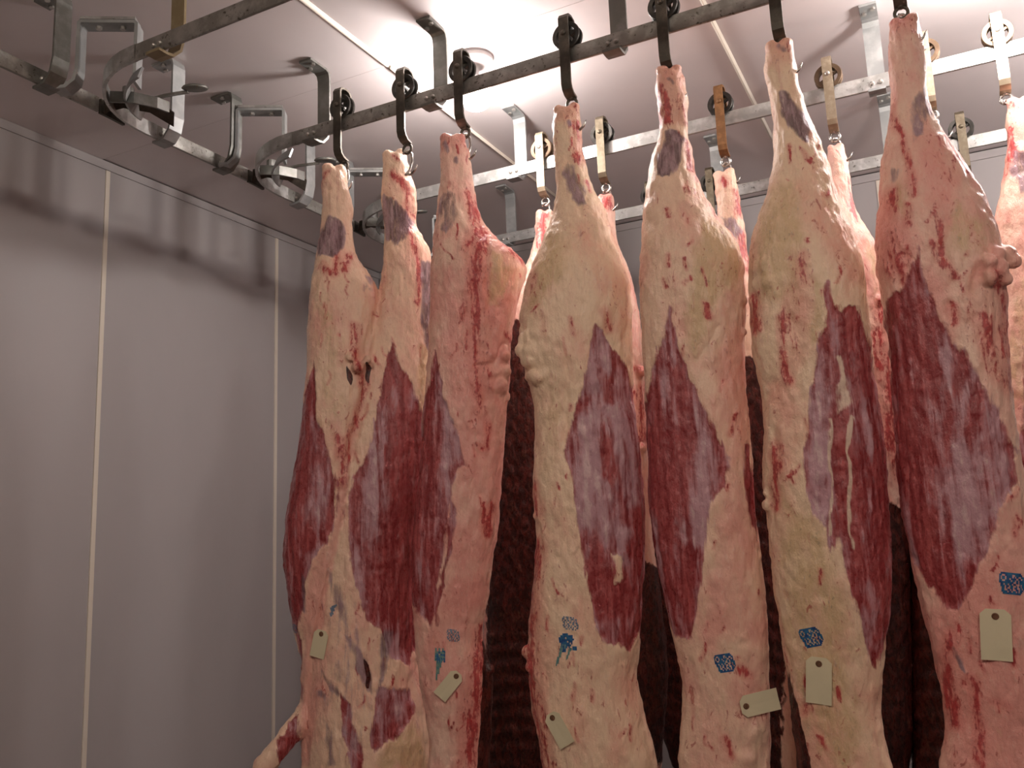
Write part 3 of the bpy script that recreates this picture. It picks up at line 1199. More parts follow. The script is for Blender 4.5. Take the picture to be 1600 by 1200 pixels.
def side(key, hook_x, row_y, L, R, feats, label, mat=MEAT, seed=1, group=None, ratio=RAT_SIDE, voxel=0.0055, lumps=(), arms=(), disp=0.006, dc=None, p=2.3, turn=0.0, ribs=None):
    fr = Frame(hook_x, row_y, turn)
    V, F, prof = loft(fr, L, R, ratio, p, dc, dz=0.008)
    pieces = [(V, F)] + joint(prof, seed)
    for (px, py, r, dd) in lumps:
        u, z = fr.plane(px, py, dd)
        pieces.append(ball((u, dd, z), r, (1, 0.9, 1.1)))
    for pts, rs in arms:
        q = []
        for (px, py, dd) in pts:
            u, z = fr.plane(px, py, dd)
            q.append((u, dd, z))
        pieces += chain(q, rs)
    me = unify(pieces, voxel)
    if voxel < 0.006:
        (x0, ya), (x1, _) = L[0], R[0]
        feats = feats + flecks(L, R, seed) + [('b', [(x0 - 8, ya - 14), (x1 + 8, ya - 14), (x1 + 8, ya + 24), (x0 - 8, ya + 24)], (0.02, 0.5))]
    finish(me, fr, feats, prof, seed, disp, True, ribs)
    o = place(me, fr, 'carcass_side', mat, label, 'carcass', group)
    SKINS[key] = Skin(o)
    return o


G_FRONT = 'carcasses hanging in the front row'
G_BACK = 'carcasses hanging behind the front row'

# --- the whole carcass at the left, both legs up
fr = Frame(-1.77, YA)
L1L = [(504, 264), (502, 300), (505, 330), (499, 372), (493, 405), (485, 450), (479, 520), (480, 575), (474, 620), (465, 690), (454, 750), (443, 820), (440, 870), (446, 920), (453, 960), (462, 1000), (469, 1050), (472, 1100), (471, 1150), (471, 1200), (470, 1300), (490, 1420), (530, 1500)]
L1R = [(540, 264), (545, 300), (550, 318), (552, 330), (549, 347), (552, 372), (556, 400), (570, 420), (587, 445), (591, 462), (592, 490), (592, 560), (585, 640), (575, 740), (560, 830), (545, 920), (535, 1000), (530, 1100), (530, 1200), (540, 1400), (560, 1500)]
L2L = [(598, 240), (596, 300), (600, 350), (600, 380), (597, 430), (590, 470), (575, 520), (555, 600), (530, 700), (510, 800), (495, 900), (486, 1000), (480, 1100), (480, 1200), (500, 1400), (540, 1500)]
L2R = [(632, 238), (640, 270), (650, 300), (651, 330), (648, 350), (660, 370), (672, 390), (674, 420), (672, 460), (672, 500), (672, 550), (670, 620), (668, 690), (661, 760), (654, 820), (650, 880), (650, 950), (652, 1010), (660, 1060), (670, 1110), (678, 1160), (682, 1200), (675, 1300), (640, 1420), (600, 1500)]
ratw = [(0, 0.85), (0.3, 0.75), (0.6, 0.78), (1.0, 0.8), (2.4, 0.8)]
VA, FA, pA = loft(fr, L1L, L1R, ratw, 2.2, [(0, 0), (0.4, 0.0), (2.4, -0.02)])
VB, FB, pB = loft(fr, L2L, L2R, ratw, 2.2, [(0, 0), (0.4, 0.0), (0.7, -0.02), (2.4, -0.02)])
pieces = [(VA, FA), (VB, FB)] + joint(pA, 5) + joint(pB, 9)
for pts, rs in (([(490, 1095, -0.02), (460, 1140, 0.02), (432, 1175, 0.04), (415, 1195, 0.04), (400, 1235, 0.03)], [0.03, 0.035, 0.034, 0.036, 0.02]),):
    q = [(*fr.plane(a, b, c),) for a, b, c in pts]
    pieces += chain([(u, c, z) for (u, z), (a, b, c) in zip(q, pts)], rs)
for (px, py, r) in ((560, 572, 0.022), (548, 556, 0.016), (574, 560, 0.016)):
    u, z = fr.plane(px, py, 0.115)
    pieces.append(ball((u, 0.105, z), r))
me = unify(pieces, 0.0055, 6)
feats = [
    ('m', [(488, 566), (494, 605), (496, 650), (505, 685), (524, 733), (531, 758), (526, 790), (520, 830), (500, 860), (482, 900), (475, 945), (462, 985), (430, 940), (430, 820), (450, 720), (468, 640)], None, 0),
    ('m', [(612, 528), (626, 565), (640, 600), (660, 660), (690, 720), (690, 900), (660, 1000), (640, 1040), (610, 1030), (592, 985), (572, 968), (560, 930), (548, 895), (545, 840), (543, 790), (555, 745), (578, 695), (590, 640), (601, 575)], None, 1),
    ('m', [(530, 1080), (545, 1095), (556, 1140), (565, 1200), (545, 1200), (538, 1140)], None, 1),
    ('m', [(595, 1070), (640, 1080), (645, 1110), (620, 1150), (580, 1180), (575, 1150)], None, 1),
    ('m', [(528, 790), (536, 760), (541, 745), (543, 760), (534, 800), (522, 850), (517, 850)], None, 1),
    ('l', [(500, 720), (530, 770), (500, 850), (480, 800)], (0.03, 0.5), 0), ('l', [(580, 700), (600, 650), (610, 760), (580, 900), (556, 880), (552, 800)], (0.03, 0.6), 1),
    ('l', [(560, 980), (620, 1000), (640, 1090), (600, 1150), (570, 1080)], (0.03, 0.7), 1), ('l', [(480, 870), (520, 830), (510, 900), (480, 960)], (0.02, 0.6), 0),
    ('l', [(620, 640), (650, 660), (650, 960), (600, 960), (610, 800)], (0.03, -0.7), 1), ('l', [(450, 760), (480, 760), (470, 900), (445, 900)], (0.03, -0.4), 0),
    ('k', [(512, 335), (532, 345), (541, 362), (536, 385), (520, 402), (498, 402), (492, 385), (502, 358)], (0.014, 1.0), 0),
    ('k', [(600, 306), (625, 312), (648, 345), (636, 372), (620, 382), (602, 372), (596, 340)], (0.014, 0.9), 1),
    ('k', [(657, 410), (690, 400), (690, 560), (668, 560), (655, 500)], (0.015, 0.95), 1), ('t', [(655, 540), (690, 540), (690, 680), (660, 680), (648, 600)], (0.02, 1.0), 1),
    ('k', [(568, 428), (585, 440), (584, 462), (568, 455)], (0.012, 0.6), 0),
    ('k', [(535, 985), (548, 992), (575, 1040), (590, 1085), (575, 1080), (555, 1050)], (0.012, 0.72), 1), ('k', [(497, 1040), (520, 1062), (545, 1090), (530, 1090), (508, 1068)], (0.010, 0.7), 1), ('k', [(512, 880), (530, 910), (545, 985), (530, 970), (515, 930)], (0.014, 0.62), 1),
    ('k', [(494, 1072), (515, 1090), (510, 1100), (494, 1088)], (0.008, 0.7), 1), ('k', [(470, 890), (482, 900), (480, 960), (468, 950)], (0.012, 0.7), 0), ('k', [(500, 1120), (522, 1140), (530, 1200), (510, 1200)], (0.014, 0.6), 1), ('k', [(590, 990), (618, 985), (600, 1060), (590, 1090)], (0.012, 0.7), 1),
    ('m', [(440, 1150), (455, 1128), (470, 1100), (472, 1180), (446, 1198)], None, 0), ('m', [(462, 985), (472, 1000), (474, 1090), (464, 1060)], None, 0),
    ('-b', [(520, 352), (528, 400), (522, 425), (500, 420)], 0.012, 0), ('-b', [(545, 400), (538, 420)], 0.014, 0), ('-b', [(556, 520), (558, 560), (566, 600)], 0.014, 1), ('-b', [(575, 590), (560, 640), (545, 700), (535, 760)], 0.010, 1),
    ('-b', [(535, 690), (537, 720)], 0.014, 1), ('-b', [(615, 270), (640, 300), (638, 330)], 0.012, 1), ('-b', [(638, 330), (645, 380), (655, 430), (648, 470)], 0.010, 1), ('-b', [(510, 270), (508, 276)], 0.010, 0), ('-b', [(618, 246), (622, 250)], 0.008, 1),
    ('i', [(543, 575), (552, 590), (550, 612), (545, 600)], (0.006, 1.0), 1), ('i', [(574, 568), (582, 575), (576, 600), (571, 590)], (0.006, 1.0), 1),
    ('i', [(566, 1032), (575, 1042), (579, 1075), (572, 1072)], (0.005, 1.0), 1),
    ('t', [(490, 440), (530, 440), (540, 640), (530, 720), (505, 660), (498, 560)], (0.04, 0.5), 0),
    ('p', [(485, 900), (520, 830), (500, 1000), (490, 1200), (472, 1200), (475, 1000)], (0.02, 0.8), 1), ('t', [(600, 1120), (660, 1140), (670, 1200), (580, 1200)], (0.03, 0.8), 1),
    ('dent', [(590, 480), (575, 540), (562, 640), (545, 720)], (0.012, 0.006), 1), ('dent', [(568, 1035), (577, 1075)], (0.006, 0.008), 1),
    ('dent', [(545, 748), (518, 870), (492, 960), (480, 1060), (478, 1200)], (0.011, -0.008), 1), ('p', [(540, 745), (548, 750), (525, 870), (500, 960), (488, 1060), (486, 1200), (472, 1200), (474, 1060), (484, 950), (512, 860)], (0.008, 1.0), 1), ('x', [(540, 745), (547, 750), (520, 880), (502, 960), (488, 960), (512, 860)], None, 1),
    ('k', [(515, 880), (545, 930), (570, 1000), (600, 1080), (570, 1180), (512, 1180), (494, 1060), (500, 960)], (0.03, 0.36), 1),
]
feats += flecks(L1L, L1R, 3, 22, 300, 720, 0) + flecks(L2L, L2R, 4, 26, 280, 1180, 1)
finish(me, fr, feats, (pA, pB), 3, 0.005)
whole = place(me, fr, 'whole_carcass', MEAT, 'whole skinned carcass hung by both hind legs, leftmost beside the white wall', 'carcass', G_FRONT)
SKINS['c1'] = Skin(whole)

# --- third leg
side('c3', -1.387, YA,
     [(688, 216), (686, 240), (688, 270), (685, 300), (681, 340), (678, 370), (674, 430), (672, 480), (670, 540), (667, 580), (662, 640), (656, 700), (650, 770), (644, 830), (640, 880), (642, 930), (646, 980), (650, 1020), (655, 1060), (662, 1100), (670, 1140), (672, 1170), (668, 1200), (670, 1320), (700, 1450), (720, 1500)],
     [(726, 216), (732, 240), (738, 270), (742, 300), (748, 330), (758, 355), (776, 375), (800, 395), (820, 412), (823, 425), (815, 450), (805, 480), (799, 520), (797, 550), (798, 580), (795, 620), (792, 650), (789, 680), (787, 720), (784, 760), (781, 800), (775, 840), (768, 880), (765, 920), (760, 950), (754, 985), (757, 1010), (768, 1040), (773, 1065), (770, 1100), (768, 1150), (765, 1200), (765, 1320), (750, 1450), (730, 1500)],
     [('m', [(681, 548), (688, 590), (702, 650), (722, 700), (728, 727), (712, 740), (702, 800), (693, 860), (683, 930), (674, 985), (655, 960), (625, 900), (630, 820), (650, 720), (664, 620)]),
      ('m', [(705, 775), (712, 790), (706, 850), (690, 950), (682, 980), (690, 900)]), ('l', [(680, 555), (722, 705), (715, 730), (690, 730), (676, 640)], (0.02, 0.9)), ('l', [(700, 740), (715, 760), (700, 880), (690, 900)], (0.02, 0.8)), ('l', [(655, 700), (680, 720), (670, 860), (645, 860)], (0.02, -0.6)),
      ('k', [(694, 298), (713, 302), (714, 338), (698, 366), (684, 362), (685, 330)], (0.012, 0.7)), ('-k', [(692, 222), (700, 235)], 0.018), ('-k', [(712, 250), (712, 255)], 0.012),
      ('-b', [(738, 310), (745, 345), (755, 362), (752, 400), (742, 450), (740, 500)], 0.024), ('-b', [(735, 380), (745, 480), (740, 540), (742, 590), (748, 620)], 0.016), ('-b', [(752, 630), (764, 670), (763, 695), (750, 692)], 0.008), ('-b', [(775, 375), (800, 396), (818, 414)], 0.010),
      ('-b', [(770, 790), (760, 830), (757, 800)], 0.012), ('-b', [(752, 990), (748, 1050), (738, 1120), (728, 1195)], 0.026), ('i', [(755, 1003), (790, 1040), (790, 1210), (744, 1210), (752, 1070)], (0.008, 1.0)),
      ('b', [(728, 340), (765, 350), (775, 480), (770, 680), (735, 640), (725, 480)], (0.03, 0.5)), ('b', [(660, 900), (760, 880), (750, 1000), (660, 1020)], (0.04, 0.25)), ('p', [(690, 420), (800, 430), (790, 700), (760, 950), (700, 950), (720, 700), (690, 560)], (0.04, 0.7)), ('t', [(765, 385), (790, 400), (800, 430), (780, 480), (764, 470)], (0.02, 0.8)),
      ('lump', [(752, 560), (770, 548)], 0.014), ('lump', [(760, 585), (778, 580), (786, 556), (783, 604), (768, 604)], 0.014), ('dent', [(742, 570), (775, 562), (790, 540)], (0.007, 0.008)), ('dent', [(762, 380), (764, 480)], (0.008, 0.004)), ('dent', [(738, 400), (746, 560)], (0.012, 0.004))],
     'pink half side third from the left, red streak down its inner thigh, faint blue ink', MEATP, 21, G_FRONT,
     lumps=[(788, 556, 0.022, 0.05), (782, 604, 0.026, 0.055), (790, 580, 0.02, 0.04), (793, 620, 0.016, 0.03), (786, 640, 0.014, 0.03), (766, 1046, 0.018, 0.03)])

# --- fourth leg
side('c4', -0.984, YA,
     [(866, 170), (864, 200), (866, 240), (866, 265), (869, 300), (864, 340), (850, 370), (838, 400), (826, 425), (817, 460), (812, 500), (812, 525), (814, 545), (818, 570), (824, 595), (833, 620), (836, 640), (837, 680), (834, 720), (832, 760), (834, 800), (838, 830), (837, 870), (832, 920), (827, 970), (826, 1010), (826, 1050), (830, 1100), (840, 1150), (848, 1200), (860, 1330), (890, 1450), (915, 1500)],
     [(905, 168), (910, 200), (912, 240), (920, 270), (930, 300), (945, 330), (958, 370), (970, 405), (983, 440), (986, 480), (986, 550), (990, 620), (1000, 680), (1006, 740), (1010, 800), (1012, 850), (1010, 900), (1005, 950), (1000, 1000), (995, 1050), (1000, 1080), (1012, 1130), (1025, 1180), (1028, 1210), (1020, 1330), (980, 1450), (940, 1500)],
     [('m', [(931, 508), (945, 535), (965, 555), (984, 580), (1030, 680), (1040, 800), (1035, 900), (1020, 970), (985, 1015), (966, 1000), (948, 1000), (928, 962), (917, 900), (908, 860), (902, 800), (894, 745), (880, 704), (893, 660), (905, 620), (916, 570)]),
      ('l', [(931, 512), (990, 600), (1005, 760), (1005, 880), (975, 870), (950, 850), (905, 800), (885, 705), (910, 620)], (0.03, 0.85)), ('l', [(918, 872), (935, 875), (955, 930), (950, 960), (928, 960), (918, 930)], (0.012, -1.0)), ('l', [(988, 795), (1006, 800), (1006, 840), (990, 840)], (0.01, -1.0)), ('l', [(982, 845), (994, 848), (992, 870), (980, 865)], (0.008, -1.0)),
      ('l', [(945, 580), (955, 590), (956, 625), (945, 620)], (0.008, -1.0)), ('l', [(945, 690), (955, 690), (950, 750), (940, 750)], (0.008, -0.8)), ('l', [(963, 710), (970, 710), (985, 820), (972, 820)], (0.008, -0.8)), ('l', [(905, 625), (920, 620), (915, 645), (900, 650)], (0.008, -0.8)), ('l', [(962, 900), (972, 895), (974, 915), (962, 915)], (0.006, -1)), ('l', [(970, 925), (984, 930), (980, 960), (970, 955)], (0.006, -1)),
      ('x', [(955, 865), (975, 862), (972, 905), (960, 915)]),
      ('k', [(884, 252), (899, 262), (913, 290), (916, 318), (902, 322), (887, 300), (876, 270)], (0.010, 0.75)), ('-k', [(887, 185), (889, 190)], 0.010),
      ('-b', [(900, 195), (905, 225), (902, 250)], 0.014), ('-b', [(912, 215), (916, 250)], 0.008), ('-b', [(898, 200), (893, 190)], 0.01), ('-b', [(838, 850), (831, 920), (829, 1000), (834, 1080), (845, 1170), (850, 1200)], 0.026), ('-b', [(838, 760), (842, 800)], 0.014), ('-b', [(945, 485), (950, 515)], 0.014), ('-b', [(893, 500), (900, 525)], 0.007),
      ('t', [(858, 365), (885, 350), (890, 420), (850, 470), (828, 480), (838, 410)], (0.03, 0.9)), ('t', [(860, 600), (880, 640), (860, 760), (842, 740)], (0.02, 0.4)),
      ('lump', [(822, 545), (835, 520), (838, 560), (850, 545), (828, 580), (845, 585)], 0.018), ('lump', [(840, 1058)], 0.012), ('dent', [(812, 505), (822, 520), (818, 555)], (0.006, 0.005)), ('dent', [(885, 560), (888, 620), (880, 690)], (0.010, 0.006)), ('-b', [(822, 1020), (826, 1050)], 0.02)],
     'creamy half side with lilac film on its flank and a blue ink drip, fourth leg', MEATC, 31, G_FRONT,
     lumps=[(822, 530, 0.028, 0.05), (815, 548, 0.020, 0.05), (826, 562, 0.026, 0.055), (840, 590, 0.024, 0.06), (835, 545, 0.03, 0.06), (826, 1020, 0.020, 0.02), (829, 1042, 0.018, 0.03), (838, 806, 0.012, 0.03)])

# --- fifth leg
side('c5', -0.655, YA,
     [(1028, 112), (1025, 130), (1025, 160), (1030, 190), (1028, 215), (1018, 240), (1013, 275), (1008, 310), (1004, 350), (1000, 400), (998, 440), (1000, 480), (1003, 540), (1008, 600), (1008, 680), (1010, 740), (1013, 800), (1020, 850), (1030, 900), (1040, 950), (1050, 1000), (1060, 1040), (1067, 1080), (1066, 1120), (1062, 1160), (1060, 1200), (1065, 1330), (1090, 1450), (1110, 1500)],
     [(1068, 110), (1073, 140), (1076, 165), (1073, 190), (1079, 230), (1085, 270), (1098, 300), (1113, 330), (1130, 355), (1150, 375), (1157, 400), (1164, 430), (1165, 480), (1163, 540), (1164, 600), (1170, 660), (1176, 720), (1180, 780), (1185, 830), (1190, 880), (1196, 930), (1200, 980), (1203, 1050), (1204, 1120), (1203, 1200), (1200, 1330), (1170, 1450), (1140, 1500)],
     [('m', [(1046, 478), (1056, 520), (1068, 570), (1085, 620), (1110, 660), (1142, 722), (1136, 760), (1112, 790), (1102, 850), (1095, 930), (1078, 995), (1050, 990), (1015, 900), (985, 800), (985, 700), (1010, 620), (1020, 565), (1034, 528)]),
      ('m', [(1162, 690), (1172, 690), (1186, 790), (1186, 850), (1176, 820), (1168, 760)]),
      ('l', [(1090, 645), (1140, 722), (1110, 795), (1095, 860), (1075, 850), (1085, 760)], (0.03, 0.9)), ('l', [(1060, 820), (1090, 840), (1080, 960), (1050, 900)], (0.03, 0.6)), ('l', [(1040, 500), (1060, 560), (1040, 620), (1020, 580)], (0.02, 0.4)), ('l', [(1020, 680), (1070, 680), (1070, 800), (1020, 800)], (0.03, -0.5)), ('l', [(1075, 860), (1092, 860), (1082, 960), (1068, 960)], (0.01, -0.9)),
      ('k', [(1040, 200), (1060, 204), (1068, 222), (1062, 252), (1046, 277), (1024, 278), (1022, 250), (1032, 222)], (0.012, 0.95)), ('-k', [(1046, 122), (1052, 128)], 0.010), ('-b', [(1032, 135), (1030, 160), (1036, 185)], 0.012), ('-b', [(1070, 225), (1080, 262), (1092, 285)], 0.010), ('-b', [(1040, 150), (1045, 185)], 0.01),
      ('t', [(1096, 335), (1130, 358), (1156, 395), (1155, 440), (1120, 465), (1100, 520), (1080, 560), (1068, 500), (1080, 430)], (0.025, 0.95)), ('x', [(1060, 440), (1088, 440), (1092, 500), (1084, 590), (1068, 545)]),
      ('-b', [(1040, 395), (1042, 420)], 0.006), ('-b', [(1103, 470), (1107, 490)], 0.008), ('p', [(1100, 560), (1160, 500), (1170, 700), (1190, 900), (1200, 1000), (1100, 1000), (1130, 760)], (0.03, 0.8)), ('-b', [(1140, 680), (1146, 650)], 0.006),
      ('b', [(1022, 108), (1075, 108), (1078, 200), (1024, 200)], (0.02, 0.55)), ('b', [(1120, 500), (1165, 520), (1175, 700), (1150, 700), (1120, 600)], (0.03, 0.38)), ('dent', [(1082, 560), (1105, 535), (1120, 510)], (0.008, 0.006)), ('lump', [(1178, 1145), (1170, 1180)], 0.02), ('-b', [(1160, 1053), (1165, 1050)], 0.01), ('-b', [(1130, 1150), (1145, 1190)], 0.008)],
     'half side fifth from the left, purple shank, dark red flank and dirty tan inner thigh', MEAT, 41, G_FRONT,
     lumps=[(1160, 470, 0.016, 0.03), (1160, 520, 0.014, 0.03), (1183, 870, 0.014, 0.02)])

# --- sixth leg
side('c6', -0.318, YA,
     [(1197, 68), (1195, 95), (1197, 130), (1205, 165), (1209, 200), (1210, 240), (1207, 270), (1197, 310), (1182, 350), (1173, 380), (1170, 420), (1170, 460), (1173, 500), (1174, 540), (1181, 580), (1190, 620), (1194, 680), (1192, 720), (1192, 750), (1198, 790), (1202, 840), (1206, 900), (1213, 950), (1221, 1000), (1229, 1050), (1236, 1100), (1241, 1150), (1246, 1200), (1250, 1330), (1280, 1450), (1300, 1500)],
     [(1240, 66), (1244, 100), (1247, 130), (1255, 160), (1270, 195), (1283, 220), (1295, 260), (1305, 290), (1320, 330), (1338, 370), (1350, 420), (1357, 480), (1362, 550), (1374, 620), (1384, 690), (1390, 760), (1395, 830), (1396, 900), (1392, 950), (1385, 1000), (1378, 1050), (1375, 1100), (1383, 1150), (1395, 1200), (1395, 1330), (1360, 1450), (1330, 1500)],
     [('m', [(1296, 432), (1304, 470), (1318, 485), (1340, 480), (1360, 545), (1400, 650), (1420, 760), (1420, 900), (1405, 960), (1372, 1050), (1356, 1030), (1345, 960), (1326, 905), (1318, 860), (1312, 830), (1300, 865), (1290, 820), (1275, 800), (1262, 760), (1255, 700), (1265, 620), (1280, 550), (1288, 490)]),
      ('l', [(1265, 640), (1285, 560), (1300, 640), (1300, 860), (1270, 790), (1256, 710)], (0.03, 0.8)), ('l', [(1330, 880), (1350, 880), (1370, 1020), (1350, 1010)], (0.02, 0.5)), ('l', [(1330, 560), (1355, 600), (1370, 700), (1345, 640)], (0.02, 0.6)), ('l', [(1308, 470), (1345, 480), (1348, 520), (1322, 515)], (0.012, -0.9)), ('l', [(1306, 660), (1326, 660), (1326, 830), (1306, 830)], (0.012, -0.7)), ('l', [(1340, 690), (1360, 720), (1350, 900), (1334, 880)], (0.012, -0.5)),
      ('w', [(1305, 595), (1322, 590), (1335, 630), (1318, 650), (1302, 660)], (0.02, 0.8)), ('-w', [(1299, 650), (1298, 830)], 0.007), ('-w', [(1329, 650), (1332, 850)], 0.006), ('-w', [(1312, 555), (1316, 600)], 0.008),
      ('k', [(1213, 140), (1230, 134), (1250, 165), (1268, 202), (1264, 226), (1242, 216), (1220, 180)], (0.010, 0.9)), ('-k', [(1215, 72), (1222, 78)], 0.012),
      ('t', [(1200, 300), (1240, 285), (1262, 380), (1245, 480), (1185, 470), (1180, 370)], (0.03, 0.8)), ('t', [(1215, 760), (1290, 830), (1335, 1000), (1350, 1200), (1290, 1210), (1225, 1000)], (0.05, 0.85)), ('t', [(1270, 440), (1290, 440), (1276, 560), (1262, 560)], (0.02, 0.9)),
      ('p', [(1280, 290), (1330, 350), (1345, 440), (1300, 430), (1280, 360)], (0.03, 0.6)), ('p', [(1200, 600), (1250, 560), (1245, 740), (1210, 760)], (0.03, 0.8)), ('-b', [(1253, 400), (1256, 440)], 0.016), ('-b', [(1225, 500), (1222, 560), (1230, 590)], 0.012), ('-b', [(1175, 470), (1180, 510)], 0.016), ('-b', [(1212, 700), (1208, 760), (1214, 790)], 0.012), ('p', [(1240, 1090), (1310, 1090), (1310, 1200), (1250, 1200)], (0.03, 0.9)),
      ('i', [(1222, 1010), (1232, 1040), (1252, 1120), (1264, 1210), (1230, 1210), (1215, 1060)], (0.008, 1.0)), ('dent', [(1240, 500), (1250, 540), (1245, 600)], (0.014, 0.006)), ('-b', [(1260, 1110), (1262, 1100)], 0.01), ('b', [(1235, 380), (1270, 390), (1265, 560), (1225, 590), (1215, 520)], (0.03, 0.42)), ('b', [(1195, 64), (1245, 64), (1246, 110), (1196, 110)], (0.02, 0.4)), ('lump', [(1190, 410), (1200, 440)], 0.02)],
     'tall half side sixth from the left, white tendon lines on its flank, bold blue stamp', MEATC, 51, G_FRONT,
     lumps=[(1178, 470, 0.018, 0.03), (1184, 445, 0.022, 0.04), (1199, 790, 0.016, 0.03), (1199, 770, 0.012, 0.03)])

# --- seventh leg, nearest
side('c7', 0.005, YA,
     [(1391, 35), (1387, 60), (1388, 100), (1392, 150), (1392, 180), (1385, 220), (1375, 260), (1372, 320), (1366, 380), (1370, 430), (1382, 500), (1388, 580), (1392, 650), (1398, 720), (1405, 790), (1415, 850), (1435, 930), (1452, 1000), (1465, 1060), (1477, 1110), (1475, 1150), (1464, 1200), (1470, 1330), (1510, 1450), (1530, 1500)],
     [(1433, 30), (1443, 60), (1448, 100), (1448, 140), (1455, 175), (1475, 210), (1500, 245), (1525, 280), (1543, 310), (1558, 350), (1568, 385), (1574, 410), (1574, 440), (1575, 500), (1578, 580), (1588, 660), (1600, 740), (1612, 830), (1622, 900), (1628, 1000), (1630, 1100), (1630, 1200), (1620, 1330), (1590, 1450), (1560, 1500)],
     [('m', [(1431, 388), (1444, 435), (1465, 480), (1490, 532), (1520, 580), (1548, 630), (1560, 660), (1590, 700), (1590, 760), (1560, 800), (1545, 860), (1520, 905), (1500, 955), (1478, 950), (1440, 900), (1395, 830), (1370, 700), (1365, 560), (1380, 480), (1398, 462), (1412, 450), (1424, 425)]),
      ('l', [(1490, 535), (1530, 590), (1560, 670), (1585, 720), (1560, 790), (1520, 880), (1480, 860), (1470, 700), (1460, 560)], (0.04, 0.9)), ('l', [(1425, 430), (1460, 500), (1450, 620), (1410, 620), (1400, 500)], (0.03, -0.4)), ('l', [(1415, 600), (1435, 600), (1432, 760), (1412, 740)], (0.015, -0.8)), ('l', [(1450, 560), (1462, 540), (1456, 600)], (0.008, -0.9)), ('l', [(1490, 590), (1505, 560), (1490, 680), (1475, 720)], (0.01, -0.9)), ('l', [(1524, 610), (1535, 625), (1515, 690), (1505, 690)], (0.01, -0.9)), ('l', [(1480, 910), (1492, 910), (1488, 950), (1478, 950)], (0.01, -0.9)),
      ('w', [(1495, 720), (1560, 640), (1580, 760), (1520, 840)], (0.03, 0.35)), ('k', [(1428, 152), (1446, 140), (1450, 180), (1441, 216), (1426, 226), (1420, 190)], (0.012, 0.7)), ('-k', [(1440, 200), (1448, 160)], 0.012),
      ('-b', [(1393, 170), (1400, 195), (1412, 222), (1420, 262), (1426, 300)], 0.008), ('-b', [(1418, 318), (1420, 350)], 0.010), ('-b', [(1458, 160), (1500, 245), (1526, 285)], 0.010), ('-b', [(1475, 345), (1470, 400), (1488, 430)], 0.012), ('-b', [(1455, 385), (1470, 420)], 0.008), ('-b', [(1535, 500), (1555, 570), (1570, 600)], 0.02), ('-b', [(1486, 480), (1492, 505)], 0.008), ('-b', [(1560, 430), (1568, 520), (1572, 560)], 0.010), ('-b', [(1395, 300), (1390, 330)], 0.014), ('-k', [(1394, 268), (1396, 280)], 0.014), ('-b', [(1410, 400), (1413, 440)], 0.01),
      ('t', [(1490, 320), (1540, 330), (1550, 400), (1480, 400)], (0.03, 0.7)), ('t', [(1400, 280), (1420, 300), (1412, 340), (1396, 320)], (0.02, 0.8)), ('p', [(1440, 960), (1600, 800), (1640, 1210), (1470, 1210)], (0.04, 0.6)), ('p', [(1372, 300), (1420, 360), (1420, 430), (1368, 430)], (0.03, 1.0)), ('b', [(1372, 340), (1415, 370), (1420, 450), (1370, 460)], (0.03, 0.55)), ('b', [(1440, 300), (1480, 300), (1500, 430), (1460, 430)], (0.03, 0.42)), ('b', [(1500, 440), (1575, 460), (1580, 620), (1540, 600)], (0.03, 0.42)), ('b', [(1420, 150), (1520, 280), (1480, 300), (1420, 220)], (0.02, 0.4)), ('b', [(1545, 1090), (1580, 1095), (1580, 1110), (1545, 1105)], (0.01, 0.6)), ('-k', [(1496, 1020), (1506, 1050)], 0.006),
      ('dent', [(1525, 455), (1535, 420), (1548, 405)], (0.010, 0.008)), ('dent', [(1512, 560), (1535, 640)], (0.012, -0.003)), ('-b', [(1488, 1000), (1480, 1080), (1490, 1130)], 0.014), ('-b', [(1520, 1060), (1530, 1200)], 0.012)],
     'largest half side at right, nearest, blood-streaked pink fat and lumps on its edge', MEATP, 61, G_FRONT,
     lumps=[(1572, 398, 0.022, 0.03), (1583, 408, 0.018, 0.03), (1562, 420, 0.022, 0.06), (1548, 432, 0.020, 0.085), (1570, 436, 0.017, 0.05), (1545, 408, 0.020, 0.085), (1558, 396, 0.018, 0.06)])

# --- the second row, dark cavity tone low down doubling as painted shade
YB2 = ROWS['B'] - 0.004
side('b1', -1.422, YB2,
     [(838, 332), (838, 360), (828, 400), (795, 470), (778, 560), (770, 700), (758, 900), (752, 1100), (765, 1250), (810, 1380)],
     [(864, 332), (868, 380), (875, 440), (880, 500), (872, 700), (868, 900), (862, 1100), (850, 1250), (830, 1380)],
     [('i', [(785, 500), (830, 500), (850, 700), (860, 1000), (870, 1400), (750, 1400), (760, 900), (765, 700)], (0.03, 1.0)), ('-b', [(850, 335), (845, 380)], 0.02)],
     'carcass behind the tan trolley hook, its dark ribbed cavity facing the front row gap', MEATP, 71, G_BACK, voxel=0.007, ribs=(0.6, 1.25))
side('b2', -1.147, YB2,
     [(935, 306), (930, 350), (915, 410), (898, 480), (890, 560), (890, 800), (890, 1000), (900, 1200), (930, 1380)],
     [(958, 306), (960, 340), (966, 380), (985, 430), (998, 480), (1006, 560), (1011, 650), (1016, 750), (1022, 850), (1035, 950), (1045, 1050), (1040, 1120), (1030, 1250), (980, 1380)],
     [('-b', [(945, 312), (950, 320)], 0.02), ('-b', [(985, 575), (1010, 580)], 0.012), ('b', [(985, 600), (1012, 600), (1014, 700), (990, 690)], (0.02, 0.8)), ('i', [(990, 860), (1050, 900), (1060, 1200), (980, 1200)], (0.03, 0.9)), ('t', [(1000, 930), (1025, 940), (1020, 1000), (1000, 990)], (0.01, 1.0))],
     'pink carcass glimpsed in the gap between the creamy side and the purple-shanked side', MEATP, 72, G_BACK, voxel=0.007, lumps=[(1003, 580, 0.02, 0.06), (1004, 700, 0.02, 0.06)])
